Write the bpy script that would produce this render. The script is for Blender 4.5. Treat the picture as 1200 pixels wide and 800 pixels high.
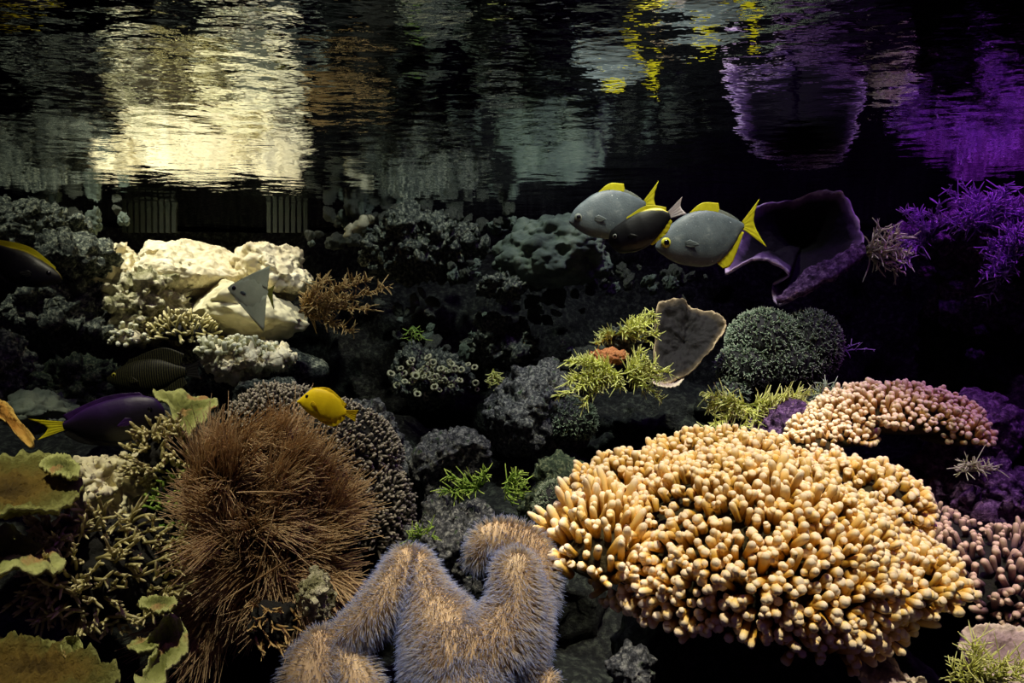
import bpy, bmesh, math, random
import numpy as np
from mathutils import Vector, Matrix, Euler

for o in list(bpy.data.objects):
    bpy.data.objects.remove(o)
SC = bpy.context.scene
COL = SC.collection
RNG = np.random.RandomState(7)
random.seed(7)
PI = math.pi
F = 933.33            # focal length in pixels of the 1200 px wide frame (28 mm lens)
SURF = 0.44           # height of the water surface above the camera
FLOOR = -0.85


def lin(c):
    r = []
    for v in c[:3]:
        v = v / 255.0
        r.append(v / 12.92 if v <= 0.04045 else ((v + 0.055) / 1.055) ** 2.4)
    return (r[0], r[1], r[2], 1.0)


def P(px, py, d):
    return np.array(((px - 600) / F * d, d, (400 - py) / F * d))


# ------------------------------------------------------------------ camera, world, lights
cam_data = bpy.data.cameras.new('camera')
cam_data.lens = 28
cam_data.sensor_width = 36
cam_data.clip_start = 0.02
cam = bpy.data.objects.new('camera', cam_data)
cam.location = (0, 0, 0)
cam.rotation_euler = (PI / 2, 0, 0)
COL.objects.link(cam)
SC.camera = cam

world = bpy.data.worlds.new('violet_ambient')
SC.world = world
world.use_nodes = True
bg = world.node_tree.nodes['Background']
bg.inputs[0].default_value = (0.22, 0.10, 0.42, 1)  # violet ambient fill, added to tint the blacks
bg.inputs[1].default_value = 0.09


def spot(name, loc, aim, energy, color, angle, blend=0.6, radius=0.05):
    l = bpy.data.lights.new(name, 'SPOT')
    l.energy = energy
    l.color = color
    l.spot_size = math.radians(angle)
    l.spot_blend = blend
    l.shadow_soft_size = radius
    o = bpy.data.objects.new(name, l)
    o.location = loc
    o.rotation_euler = (Vector(aim) - Vector(loc)).to_track_quat('-Z', 'Y').to_euler()
    COL.objects.link(o)
    return o


WARM = (1.0, 0.90, 0.68)
spot('lamp_white_rock', (-1.15, 2.05, 1.75), (-0.98, 2.60, 0.1), 160, (1.0, 0.96, 0.80), 34, 0.7, 0.04)
spot('lamp_front_coral', (0.35, 0.50, 1.75), (0.33, 1.08, -0.25), 215, (1.0, 0.92, 0.70), 34, 0.55, 0.05)
spot('lamp_soft_coral', (-0.20, 0.45, 1.55), (-0.045, 0.98, -0.36), 118, (1.0, 0.97, 0.92), 15.5, 0.8, 0.05)
spot('lamp_left_reef', (-0.75, 0.75, 1.65), (-0.62, 1.30, -0.25), 125, (1.0, 0.94, 0.70), 42, 0.8, 0.05)
spot('lamp_middle_reef', (-0.05, 1.55, 1.8), (0.02, 2.25, 0.0), 98, (0.90, 1.0, 0.88), 60, 0.8, 0.06)
spot('lamp_fish', (0.36, 1.0, 1.6), (0.36, 1.62, 0.15), 26, (0.92, 1.0, 1.0), 30, 0.7, 0.04)
spot('lamp_violet', (1.45, 1.55, 1.7), (1.36, 2.10, 0.10), 85, (0.46, 0.08, 0.80), 44, 0.9, 0.05)
spot('lamp_violet_low', (1.10, 0.95, 1.6), (0.86, 1.50, -0.2), 55, (0.46, 0.08, 0.80), 34, 0.9, 0.05)
spot('fill_fronds', (0.36, 1.15, 1.7), (0.36, 1.76, -0.08), 135, (1.0, 0.98, 0.74), 28, 0.8, 0.04)  # added fill spot that brightens the lime fronds
spot('lamp_right_coral', (0.72, 1.05, 1.7), (0.66, 1.48, -0.12), 32, (1.0, 0.97, 0.74), 22, 0.6, 0.05)

spot('fill_violet', (0.85, 1.4, 2.3), (0.9, 2.0, 0.0), 34, (0.40, 0.10, 1.0), 100, 0.9, 0.15)  # added wide fill, tints dark surfaces violet
spot('fill_left_back', (-1.40, 1.75, 1.75), (-1.26, 2.25, 0.15), 70, (0.95, 0.98, 0.82), 34, 0.8, 0.05)  # added fill to lift the rocks at the far left
spot('fill_pale_tuft', (0.95, 1.75, 1.7), (0.95, 2.0, 0.2), 26, (1.0, 1.0, 0.85), 11, 0.8, 0.03)  # added narrow white fill for the pale frond tuft

SC.view_settings.view_transform = 'Standard'
SC.view_settings.look = 'None'
SC.view_settings.gamma = 1
SC.view_settings.exposure = 0
SC.view_settings.use_curve_mapping = False


# ------------------------------------------------------------------ numeric helpers
def _hash(ix, iy, iz, seed):
    h = (ix.astype(np.int64) * 374761393 + iy.astype(np.int64) * 668265263 +
         iz.astype(np.int64) * 2147483647 + seed * 1274126177) & 0xFFFFFFFF
    h = ((h ^ (h >> 13)) * 1274126177) & 0xFFFFFFFF
    h = ((h ^ (h >> 15)) * 2246822519) & 0xFFFFFFFF
    h = h ^ (h >> 16)
    return (h & 0xFFFFFF) / float(0xFFFFFF)


def vnoise(p, seed=0):
    i = np.floor(p).astype(np.int64)
    f = p - i
    u = f * f * (3 - 2 * f)
    r = 0
    for dx in (0, 1):
        wx = u[:, 0] if dx else 1 - u[:, 0]
        for dy in (0, 1):
            wy = u[:, 1] if dy else 1 - u[:, 1]
            for dz in (0, 1):
                wz = u[:, 2] if dz else 1 - u[:, 2]
                r = r + wx * wy * wz * _hash(i[:, 0] + dx, i[:, 1] + dy, i[:, 2] + dz, seed)
    return r * 2 - 1


def fbm(p, octaves=4, seed=0, gain=0.5):
    a, s, r = 1.0, 0.0, 0
    q = p.copy()
    for k in range(octaves):
        r = r + a * vnoise(q, seed + k * 17)
        s += a
        a *= gain
        q = q * 2.03 + 11.7
    return r / s


def worley(p, seed=0):
    i = np.floor(p).astype(np.int64)
    best = np.full(len(p), 9.0)
    for dx in (-1, 0, 1):
        for dy in (-1, 0, 1):
            for dz in (-1, 0, 1):
                cx, cy, cz = i[:, 0] + dx, i[:, 1] + dy, i[:, 2] + dz
                q = np.stack([cx + _hash(cx, cy, cz, seed), cy + _hash(cx, cy, cz, seed + 3),
                              cz + _hash(cx, cy, cz, seed + 5)], 1)
                d = ((p - q) ** 2).sum(1)
                best = np.minimum(best, d)
    return np.sqrt(best)


def norm(v):
    return v / np.maximum(np.linalg.norm(v, axis=-1, keepdims=True), 1e-9)


_ico = {}


def ico(sub):
    if sub not in _ico:
        bm = bmesh.new()
        bmesh.ops.create_icosphere(bm, subdivisions=sub, radius=1.0)
        bm.verts.ensure_lookup_table()
        v = np.array([w.co[:] for w in bm.verts])
        f = np.array([[w.index for w in g.verts] for g in bm.faces])
        bm.free()
        _ico[sub] = (v, f)
    return _ico[sub]


def vnormals(V, Fc):
    n = np.zeros_like(V)
    a, b, c = V[Fc[:, 0]], V[Fc[:, 1]], V[Fc[:, 2]]
    fn = np.cross(b - a, c - a)
    for k in range(Fc.shape[1]):
        np.add.at(n, Fc[:, k], fn)
    return norm(n)


def make_mesh(name, V, Fc, m=None, attr=None, smooth=True):
    V = np.asarray(V, dtype=np.float32)
    Fc = np.asarray(Fc, dtype=np.int32)
    me = bpy.data.meshes.new(name)
    n, k = Fc.shape
    me.vertices.add(len(V))
    me.vertices.foreach_set('co', V.ravel())
    me.loops.add(n * k)
    me.loops.foreach_set('vertex_index', Fc.ravel())
    me.polygons.add(n)
    me.polygons.foreach_set('loop_start', np.arange(0, n * k, k, dtype=np.int32))
    me.update(calc_edges=True)
    me.polygons.foreach_set('use_smooth', np.full(n, smooth, dtype=bool))
    if attr:
        for an, av in attr.items():
            a = me.attributes.new(an, 'FLOAT', 'POINT')
            a.data.foreach_set('value', np.asarray(av, dtype=np.float32).ravel())
    me.validate()
    if m:
        me.materials.append(m)
    return me


def join(parts):
    Vs, Fs, As, off = [], [], [], 0
    for p in parts:
        Vs.append(p[0])
        Fs.append(p[1] + off)
        As.append(p[2] if len(p) > 2 else np.zeros(len(p[0])))
        off += len(p[0])
    return np.concatenate(Vs), np.concatenate(Fs), np.concatenate(As)


def link(name, me, parent=None, loc=None):
    o = bpy.data.objects.new(name, me)
    COL.objects.link(o)
    if parent is not None:
        o.parent = parent
    if loc is not None:
        o.location = loc
    return o


def tag(o, label, cat, group=None, kind=None):
    o['label'] = label
    o['category'] = cat
    if group:
        o['group'] = group
    if kind:
        o['kind'] = kind
    return o


def empty(name, loc, label, cat, group=None):
    o = bpy.data.objects.new(name, None)
    o.empty_display_size = 0.02
    o.location = loc
    COL.objects.link(o)
    return tag(o, label, cat, group)


def tubes(pts, rad, sides=5, tip=None):
    """pts (N,K,3), rad (N,K) -> quads of N tubes, attribute 0..1 along each"""
    N, K, _ = pts.shape
    tan = np.empty_like(pts)
    tan[:, 1:-1] = pts[:, 2:] - pts[:, :-2]
    tan[:, 0] = pts[:, 1] - pts[:, 0]
    tan[:, -1] = pts[:, -1] - pts[:, -2]
    tan = norm(tan)
    ref = np.where(np.abs(tan[:, :1, 2:3]) > 0.9, np.array([1.0, 0, 0]), np.array([0, 0, 1.0]))
    e1 = norm(np.cross(tan, np.broadcast_to(ref, tan.shape)))
    e2 = np.cross(tan, e1)
    ang = np.arange(sides) * 2 * PI / sides
    ring = (e1[:, :, None, :] * np.cos(ang)[None, None, :, None] +
            e2[:, :, None, :] * np.sin(ang)[None, None, :, None])
    V = pts[:, :, None, :] + ring * rad[:, :, None, None]
    idx = np.arange(N * K * sides).reshape(N, K, sides)
    a = idx[:, :-1, :]
    b = np.roll(a, -1, 2)
    d = idx[:, 1:, :]
    c = np.roll(d, -1, 2)
    Fc = np.stack([a, b, c, d], -1).reshape(-1, 4)
    if tip is None:
        tip = np.linspace(0, 1, K)
    A = np.broadcast_to(np.asarray(tip)[None, :, None], (N, K, sides)).ravel()
    return V.reshape(-1, 3), Fc, A


def strands(root, dirs, length, r0, K=4, sides=3, bend=None, taper=0.25):
    t = np.linspace(0, 1, K)
    L = np.asarray(length)[:, None, None]
    pts = root[:, None, :] + dirs[:, None, :] * L * t[None, :, None]
    if bend is not None:
        pts = pts + bend[:, None, :] * L * (t ** 2)[None, :, None]
    rad = np.broadcast_to((r0 * (1 - (1 - taper) * t))[None, :], (len(root), K)).copy()
    rad[:, -1] *= 0.6
    return tubes(pts, rad, sides)


def crom(pts, n, closed=False):
    pts = np.asarray(pts, float)
    m = len(pts)
    u = np.linspace(0, m if closed else m - 1, n, endpoint=not closed)
    i = np.floor(u).astype(int)
    if not closed:
        i = np.minimum(i, m - 2)
    t = (u - i)[:, None]

    def g(k):
        return pts[k % m] if closed else pts[np.clip(k, 0, m - 1)]
    p0, p1, p2, p3 = g(i - 1), g(i), g(i + 1), g(i + 2)
    return 0.5 * (2 * p1 + (p2 - p0) * t + (2 * p0 - 5 * p1 + 4 * p2 - p3) * t ** 2 +
                  (3 * p1 - p0 - 3 * p2 + p3) * t ** 3)


# ------------------------------------------------------------------ materials
def mk(name, stops, src='noise', scale=20.0, detail=5.0, bump=0.4, bscale=60.0, rough=0.8, spec=0.25,
       bdist=0.01, speck=None, transl=0.0, btype='noise'):
    """stops: [(pos, srgb)], src: noise | an attribute name | object axis"""
    m = bpy.data.materials.new(name)
    m.use_nodes = True
    nt = m.node_tree
    N, Lk = nt.nodes, nt.links
    b = N['Principled BSDF']
    b.inputs['Roughness'].default_value = rough
    b.inputs['Specular IOR Level'].default_value = spec
    tc = N.new('ShaderNodeTexCoord')
    nz = N.new('ShaderNodeTexNoise')
    nz.inputs['Scale'].default_value = scale
    nz.inputs['Detail'].default_value = detail
    nz.inputs['Roughness'].default_value = 0.62
    Lk.new(tc.outputs['Object'], nz.inputs['Vector'])
    ramp = N.new('ShaderNodeValToRGB')
    el = ramp.color_ramp.elements
    while len(el) < len(stops):
        el.new(0.5)
    for e, (p, c) in zip(el, stops):
        e.position = p
        e.color = lin(c)
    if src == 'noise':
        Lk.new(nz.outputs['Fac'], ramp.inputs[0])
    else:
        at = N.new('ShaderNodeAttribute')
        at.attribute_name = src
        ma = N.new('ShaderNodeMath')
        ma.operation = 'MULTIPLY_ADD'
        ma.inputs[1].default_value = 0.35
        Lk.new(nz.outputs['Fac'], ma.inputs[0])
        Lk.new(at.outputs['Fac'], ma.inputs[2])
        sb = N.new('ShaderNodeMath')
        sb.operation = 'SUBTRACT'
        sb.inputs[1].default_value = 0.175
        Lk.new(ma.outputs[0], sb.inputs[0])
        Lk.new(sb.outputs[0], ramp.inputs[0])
    col = ramp.outputs[0]
    if speck:
        thr, sc, cc = speck
        n2 = N.new('ShaderNodeTexNoise')
        n2.inputs['Scale'].default_value = sc
        n2.inputs['Detail'].default_value = 3
        Lk.new(tc.outputs['Object'], n2.inputs['Vector'])
        mr = N.new('ShaderNodeMapRange')
        mr.inputs[1].default_value = thr
        mr.inputs[2].default_value = thr + 0.08
        Lk.new(n2.outputs['Fac'], mr.inputs[0])
        mx = N.new('ShaderNodeMix')
        mx.data_type = 'RGBA'
        Lk.new(mr.outputs[0], mx.inputs[0])
        Lk.new(col, mx.inputs[6])
        mx.inputs[7].default_value = lin(cc)
        col = mx.outputs[2]
    Lk.new(col, b.inputs['Base Color'])
    if bump:
        bp = N.new('ShaderNodeBump')
        bp.inputs['Strength'].default_value = bump
        bp.inputs['Distance'].default_value = bdist
        if btype == 'noise':
            n3 = N.new('ShaderNodeTexNoise')
            n3.inputs['Scale'].default_value = bscale
            n3.inputs['Detail'].default_value = 6
            n3.inputs['Roughness'].default_value = 0.7
            Lk.new(n3.outputs['Fac'], bp.inputs['Height'])
        else:
            n3 = N.new('ShaderNodeTexVoronoi')
            n3.inputs['Scale'].default_value = bscale
            Lk.new(n3.outputs['Distance'], bp.inputs['Height'])
            bp.invert = True
        Lk.new(tc.outputs['Object'], n3.inputs['Vector'])
        Lk.new(bp.outputs[0], b.inputs['Normal'])
    if transl:
        tl = N.new('ShaderNodeBsdfTranslucent')
        Lk.new(col, tl.inputs[0])
        ms = N.new('ShaderNodeMixShader')
        ms.inputs[0].default_value = transl
        Lk.new(b.outputs[0], ms.inputs[1])
        Lk.new(tl.outputs[0], ms.inputs[2])
        Lk.new(ms.outputs[0], N['Material Output'].inputs[0])
    return m


M = {}
M['black'] = mk('black_paint', [(0.3, (9, 8, 10)), (0.7, (16, 15, 17))], bump=0.2)
M['reef'] = mk('reef_rock', [(0.30, (14, 15, 16)), (0.50, (32, 35, 34)), (0.66, (76, 82, 72))], scale=60, detail=8,
               bump=1.0, bscale=80, bdist=0.025)
M['stone'] = mk('encrusted_stone', [(0.34, (18, 21, 22)), (0.50, (84, 92, 84)), (0.64, (176, 180, 156))], scale=95, detail=8,
                bump=1.0, bscale=120, bdist=0.02)
M['grey'] = mk('grey_rock', [(0.34, (28, 29, 33)), (0.50, (88, 90, 94)), (0.64, (176, 176, 170))], scale=120, detail=8,
               bump=1.0, bscale=130, bdist=0.02, speck=(0.62, 60, (70, 92, 60)))
M['algae_rock'] = mk('algae_felt_rock', [(0.3, (52, 60, 56)), (0.5, (86, 98, 88)), (0.72, (120, 130, 112))], scale=10,
                     bump=0.5, bscale=120, bdist=0.006)
M['green_rock'] = mk('green_turf_rock', [(0.3, (20, 26, 22)), (0.5, (60, 76, 56)), (0.66, (134, 142, 108))], scale=120, detail=8,
                     bump=1.0, bscale=140, bdist=0.012)
M['white'] = mk('pale_rock', [(0.22, (150, 138, 102)), (0.40, (222, 210, 172)), (0.65, (246, 238, 206))], scale=22, detail=8,
                bump=0.6, bscale=50, bdist=0.012, speck=(0.66, 26, (120, 116, 78)))  # dark specks: spots, and pits with their shade put into the colour
M['white_crust'] = mk('pale_crust', [(0.30, (70, 72, 44)), (0.44, (160, 156, 112)), (0.60, (240, 232, 196))], scale=24,
                      bump=1.0, bscale=70, bdist=0.02)
M['white_smooth'] = mk('smooth_pale_rock', [(0.3, (186, 178, 134)), (0.6, (236, 228, 190))], scale=6, bump=0.35,
                       bscale=60, bdist=0.006)
M['rock_violet_lit'] = mk('violet_lit_rock', [(0.32, (40, 24, 46)), (0.5, (110, 74, 124)), (0.66, (190, 150, 200))],
                      scale=80, detail=8, bump=1.0, bscale=110, bdist=0.02)  # violet of the light is mixed into the rock colour
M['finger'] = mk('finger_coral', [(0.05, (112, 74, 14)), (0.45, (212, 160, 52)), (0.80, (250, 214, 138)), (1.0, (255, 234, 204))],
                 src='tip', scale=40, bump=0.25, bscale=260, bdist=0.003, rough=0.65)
M['finger_core'] = mk('finger_coral_core', [(0.3, (30, 26, 12)), (0.7, (66, 56, 24))], scale=30, bump=0.8, bscale=90)
M['pale_finger'] = mk('pale_finger_coral', [(0.05, (140, 96, 50)), (0.5, (214, 170, 92)), (1.0, (252, 232, 196))],
                      src='tip', scale=40, bump=0.25, bscale=260, bdist=0.003, rough=0.65)
M['mauve_finger'] = mk('mauve_finger_coral', [(0.05, (60, 40, 60)), (0.5, (150, 116, 110)), (1.0, (226, 196, 170))],
                       src='tip', scale=40, bump=0.25, bscale=260, bdist=0.003, rough=0.7)
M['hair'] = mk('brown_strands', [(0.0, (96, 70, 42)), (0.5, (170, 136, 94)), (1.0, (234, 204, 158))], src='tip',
               scale=60, bump=0, rough=0.6, transl=0.3)  # paler tips put the strand highlights into the colour
M['hair_core'] = mk('brown_core', [(0.3, (26, 17, 9)), (0.7, (52, 34, 18))], scale=30, bump=0.6)
M['fuzz'] = mk('polyp_fuzz', [(0.0, (186, 160, 124)), (0.45, (212, 194, 166)), (0.74, (190, 190, 204)), (1.0, (148, 166, 222))],
               src='tip', scale=12, bump=0, rough=0.6, transl=0.5)  # bluish tips put the violet light and halo into the colour
M['fuzz_core'] = mk('polyp_body', [(0.3, (170, 140, 106)), (0.7, (200, 174, 138))], scale=14, bump=0.3)
M['nub'] = mk('grey_nubs', [(0.0, (22, 20, 18)), (0.55, (96, 90, 78)), (1.0, (176, 166, 148))], src='tip', scale=40, bump=0)
M['nub_core'] = mk('grey_nub_core', [(0.3, (16, 15, 14)), (0.7, (36, 34, 30))], scale=30, bump=0.6)
M['lime'] = mk('lime_fronds', [(0.0, (130, 138, 54)), (0.5, (220, 224, 112)), (1.0, (248, 248, 176))], src='tip', scale=30, bump=0,
               rough=0.55, transl=0.25)
M['green_frond'] = mk('green_fronds', [(0.0, (60, 86, 30)), (0.5, (128, 164, 64)), (1.0, (186, 208, 104))], src='tip', scale=30,
                      bump=0, rough=0.55, transl=0.25)
M['pale_frond'] = mk('pale_fronds', [(0.0, (120, 116, 90)), (0.5, (200, 200, 160)), (1.0, (240, 240, 214))], src='tip', scale=30,
                     bump=0, rough=0.55, transl=0.2)
M['brown_frond'] = mk('brown_fronds', [(0.0, (96, 72, 36)), (0.5, (168, 134, 82)), (1.0, (206, 178, 120))], src='tip', scale=30,
                      bump=0, rough=0.6)
M['violet_frond'] = mk('violet_fronds', [(0.0, (70, 40, 90)), (0.5, (150, 110, 180)), (1.0, (210, 180, 230))], src='tip', scale=30,
                       bump=0, rough=0.6)  # pale fronds with the violet light put into their colour
M['orange'] = mk('orange_sponge', [(0.3, (150, 84, 48)), (0.7, (206, 140, 92))], scale=40, bump=0.8, bscale=120)
M['antler'] = mk('olive_antlers', [(0.0, (84, 78, 40)), (0.6, (172, 162, 104)), (1.0, (230, 220, 168))], src='tip', scale=30,
                 bump=0.3, bscale=200, bdist=0.003)
M['star'] = mk('star_polyps', [(0.0, (30, 36, 30)), (0.6, (110, 130, 104)), (1.0, (190, 200, 176))], src='tip', scale=10, bump=0)
M['star_core'] = mk('star_polyp_mat', [(0.3, (24, 26, 24)), (0.7, (52, 50, 54))], scale=30, bump=0.6)
M['plate_olive'] = mk('olive_plate', [(0.0, (70, 54, 16)), (0.5, (136, 112, 46)), (0.88, (120, 118, 54)), (1.0, (186, 188, 108))],
                      src='rim', scale=90, bump=1.0, bscale=150, bdist=0.012)
M['plate_green'] = mk('green_plate', [(0.0, (76, 80, 34)), (0.6, (120, 124, 62)), (1.0, (186, 190, 118))], src='rim', scale=24,
                      bump=0.7, bscale=60, bdist=0.01, speck=(0.60, 18, (170, 134, 84)))
M['plate_orange'] = mk('orange_plate', [(0.0, (120, 84, 30)), (0.6, (170, 122, 50)), (1.0, (206, 172, 88))], src='rim', scale=24,
                       bump=0.7, bscale=60, bdist=0.01)
M['plate_dark'] = mk('dark_plate', [(0.0, (17, 14, 16)), (0.80, (24, 20, 21)), (0.94, (74, 63, 48)), (1.0, (186, 164, 130))],
                     src='rim', scale=12, bump=0.5, bscale=50, bdist=0.008)
M['plate_violet_shaded'] = mk('violet_plate_shaded', [(0.0, (13, 8, 16)), (0.80, (22, 14, 28)), (0.94, (110, 80, 130)), (1.0, (210, 180, 220))],
                       src='rim', scale=12, bump=0.5, bscale=50, bdist=0.008)  # shade of the interior and the lit rim are painted in
M['plate_mauve'] = mk('mauve_plate', [(0.0, (130, 110, 110)), (0.7, (176, 156, 150)), (1.0, (222, 206, 180))], src='rim', scale=20,
                      bump=0.6, bscale=60, bdist=0.008)
M['plastic'] = mk('dull_green_plastic', [(0.3, (24, 29, 23)), (0.7, (40, 45, 35))], scale=30, bump=0.2)
M['log'] = mk('pale_root', [(0.3, (120, 118, 96)), (0.7, (196, 192, 160))], scale=30, bump=0.6, bscale=90)
# fish
M['pec'] = mk('clear_fin', [(0.3, (112, 122, 124)), (0.7, (136, 144, 142))], bump=0, rough=0.4, transl=0.4)
M['silver'] = mk('silver_skin', [(0.3, (70, 80, 86)), (0.62, (98, 108, 112)), (0.75, (140, 148, 146))], scale=30, detail=6,
                 bump=0.12, bscale=300, bdist=0.002, rough=0.5, spec=0.4, btype='voronoi', speck=(0.70, 210, (220, 226, 222)))
M['silver_dull'] = mk('dull_silver_skin', [(0.3, (160, 164, 132)), (0.7, (186, 188, 154))], scale=20, bump=0.2,
                      bscale=170, bdist=0.003, rough=0.5, spec=0.4)
M['fin_yellow'] = mk('yellow_fin', [(0.3, (206, 196, 16)), (0.7, (236, 228, 54))], scale=30, bump=0, rough=0.5, transl=0.35)
M['fin_olive'] = mk('olive_fin', [(0.3, (120, 118, 40)), (0.7, (150, 148, 60))], scale=30, bump=0, rough=0.5, transl=0.3)
M['fin_grey'] = mk('grey_fin', [(0.3, (110, 118, 112)), (0.7, (150, 154, 140))], scale=30, bump=0, rough=0.5, transl=0.3)
M['fin_white'] = mk('white_fin', [(0.3, (226, 214, 216)), (0.7, (244, 236, 236))], scale=30, bump=0, rough=0.5, transl=0.3)
M['fin_black'] = mk('black_fin', [(0.3, (12, 12, 12)), (0.7, (24, 24, 22))], scale=30, bump=0, rough=0.5)
M['dark_fish'] = mk('black_skin_yellow_back', [(0.0, (5, 5, 6)), (0.56, (10, 10, 10)), (0.80, (56, 58, 40)), (0.94, (222, 206, 20))], src='back',
                    scale=14, bump=0.1, rough=0.4, spec=0.5)  # yellow back is skin; olive stop below it is a painted highlight
M['yellow'] = mk('yellow_skin', [(0.3, (246, 206, 10)), (0.7, (255, 226, 26))], scale=12, bump=0.15, bscale=200,
                 bdist=0.002, rough=0.5, transl=0.0)
M['fin_tang'] = mk('tang_fin', [(0.3, (246, 210, 12)), (0.7, (255, 232, 40))], scale=30, bump=0, rough=0.5, transl=0.3)
M['purple'] = mk('purple_skin', [(0.0, (5, 3, 8)), (0.5, (10, 3, 20)), (0.78, (34, 9, 60)), (1.0, (50, 14, 84))], src='back',
                 scale=16, bump=0.2, bscale=120, bdist=0.003, rough=0.45, spec=0.4)
M['fin_purple'] = mk('purple_fin', [(0.3, (28, 8, 50)), (0.7, (52, 16, 84))], scale=30, bump=0, rough=0.5)
M['eye_black'] = mk('pupil', [(0.0, (3, 3, 3)), (1.0, (5, 5, 5))], bump=0, rough=0.12, spec=0.8)
M['eye_gold'] = mk('iris_gold', [(0.3, (170, 168, 40)), (0.7, (214, 208, 80))], scale=200, bump=0, rough=0.3)
M['eye_pale'] = mk('iris_pale', [(0.3, (170, 170, 160)), (0.7, (210, 210, 200))], scale=200, bump=0, rough=0.3)


def striped_mat():
    m = mk('striped_skin', [(0.3, (14, 15, 13)), (0.7, (24, 25, 21))], bump=0.1, rough=0.5)
    nt = m.node_tree
    N, Lk = nt.nodes, nt.links
    b = N['Principled BSDF']
    tc = N.new('ShaderNodeTexCoord')
    w = N.new('ShaderNodeTexWave')
    w.wave_type = 'BANDS'
    w.bands_direction = 'X'
    w.inputs['Scale'].default_value = 62
    w.inputs['Distortion'].default_value = 1.6
    w.inputs['Detail Scale'].default_value = 8
    Lk.new(tc.outputs['Object'], w.inputs['Vector'])
    r = N.new('ShaderNodeValToRGB')
    r.color_ramp.elements[0].position = 0.62
    r.color_ramp.elements[0].color = lin((8, 9, 8))
    r.color_ramp.elements[1].position = 0.86
    r.color_ramp.elements[1].color = lin((66, 66, 36))
    Lk.new(w.outputs['Fac'], r.inputs[0])
    Lk.new(r.outputs[0], b.inputs['Base Color'])
    return m


M['striped'] = striped_mat()


def water_mat():
    m = bpy.data.materials.new('water')
    m.use_nodes = True
    nt = m.node_tree
    N, Lk = nt.nodes, nt.links
    N.remove(N['Principled BSDF'])
    tc = N.new('ShaderNodeTexCoord')
    n1 = N.new('ShaderNodeTexNoise')
    n1.inputs['Scale'].default_value = 20
    n1.inputs['Detail'].default_value = 3
    n1.inputs['Roughness'].default_value = 0.55
    mp = N.new('ShaderNodeMapping')
    mp.inputs['Scale'].default_value = (0.8, 1.25, 1)
    Lk.new(tc.outputs['Object'], mp.inputs['Vector'])
    Lk.new(mp.outputs[0], n1.inputs['Vector'])
    b1 = N.new('ShaderNodeBump')
    b1.inputs['Strength'].default_value = 1.0
    b1.inputs['Distance'].default_value = 0.0017
    Lk.new(n1.outputs['Fac'], b1.inputs['Height'])
    n2 = N.new('ShaderNodeTexNoise')
    n2.inputs['Scale'].default_value = 5
    n2.inputs['Detail'].default_value = 2
    Lk.new(mp.outputs[0], n2.inputs['Vector'])
    b2 = N.new('ShaderNodeBump')
    b2.inputs['Strength'].default_value = 1.0
    b2.inputs['Distance'].default_value = 0.0045
    Lk.new(n2.outputs['Fac'], b2.inputs['Height'])
    Lk.new(b1.outputs[0], b2.inputs['Normal'])
    fr = N.new('ShaderNodeFresnel')
    fr.inputs['IOR'].default_value = 1.333
    Lk.new(b2.outputs[0], fr.inputs['Normal'])
    tr = N.new('ShaderNodeBsdfTransparent')
    gl = N.new('ShaderNodeBsdfGlossy')
    gl.inputs['Roughness'].default_value = 0.0
    gl.inputs['Color'].default_value = (0.92, 0.95, 0.94, 1)
    Lk.new(b2.outputs[0], gl.inputs['Normal'])
    mx = N.new('ShaderNodeMixShader')
    Lk.new(fr.outputs[0], mx.inputs[0])
    Lk.new(tr.outputs[0], mx.inputs[1])
    Lk.new(gl.outputs[0], mx.inputs[2])
    Lk.new(mx.outputs[0], N['Material Output'].inputs[0])
    return m


M['water'] = water_mat()


# ------------------------------------------------------------------ setting: floor, walls, water
def grid(nx, ny):
    i = np.arange(nx * ny).reshape(ny, nx)
    return np.stack([i[:-1, :-1], i[:-1, 1:], i[1:, 1:], i[1:, :-1]], -1).reshape(-1, 4)


def box(x0, x1, y0, y1, z0, z1):
    V = np.array([(x, y, z) for x in (x0, x1) for y in (y0, y1) for z in (z0, z1)], float)
    Fc = np.array([(0, 1, 3, 2), (4, 6, 7, 5), (0, 4, 5, 1), (2, 3, 7, 6), (0, 2, 6, 4), (1, 5, 7, 3)])
    return V, Fc, np.zeros(8)


def structure(name, me):
    o = link(name, me)
    o['kind'] = 'structure'
    return o


def floor_z(x, y):
    """rising dark reef slope the rocks stand on"""
    s = np.clip((y - 0.9) / 1.7, 0, 1)
    s = s * s * (3 - 2 * s)
    left = np.clip((-x - 0.1) / 0.9, 0, 1)
    right = np.clip((x - 0.45) / 0.7, 0, 1)
    return -0.82 + s * (0.42 + 0.30 * left + 0.12 * right)


nx, ny = 240, 170
gx, gy = np.meshgrid(np.linspace(-2.5, 2.5, nx), np.linspace(-0.3, 3.2, ny))
p3 = np.stack([gx.ravel(), gy.ravel(), np.zeros(nx * ny)], 1)
z = floor_z(p3[:, 0], p3[:, 1]) + 0.09 * fbm(p3 * 3.2, 5, 3) + 0.05 * (0.5 - worley(p3 * 9, 4))
V = p3.copy()
V[:, 2] = np.maximum(z, -0.86)
structure('floor', make_mesh('floor', V, grid(nx, ny), M['reef']))

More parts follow.
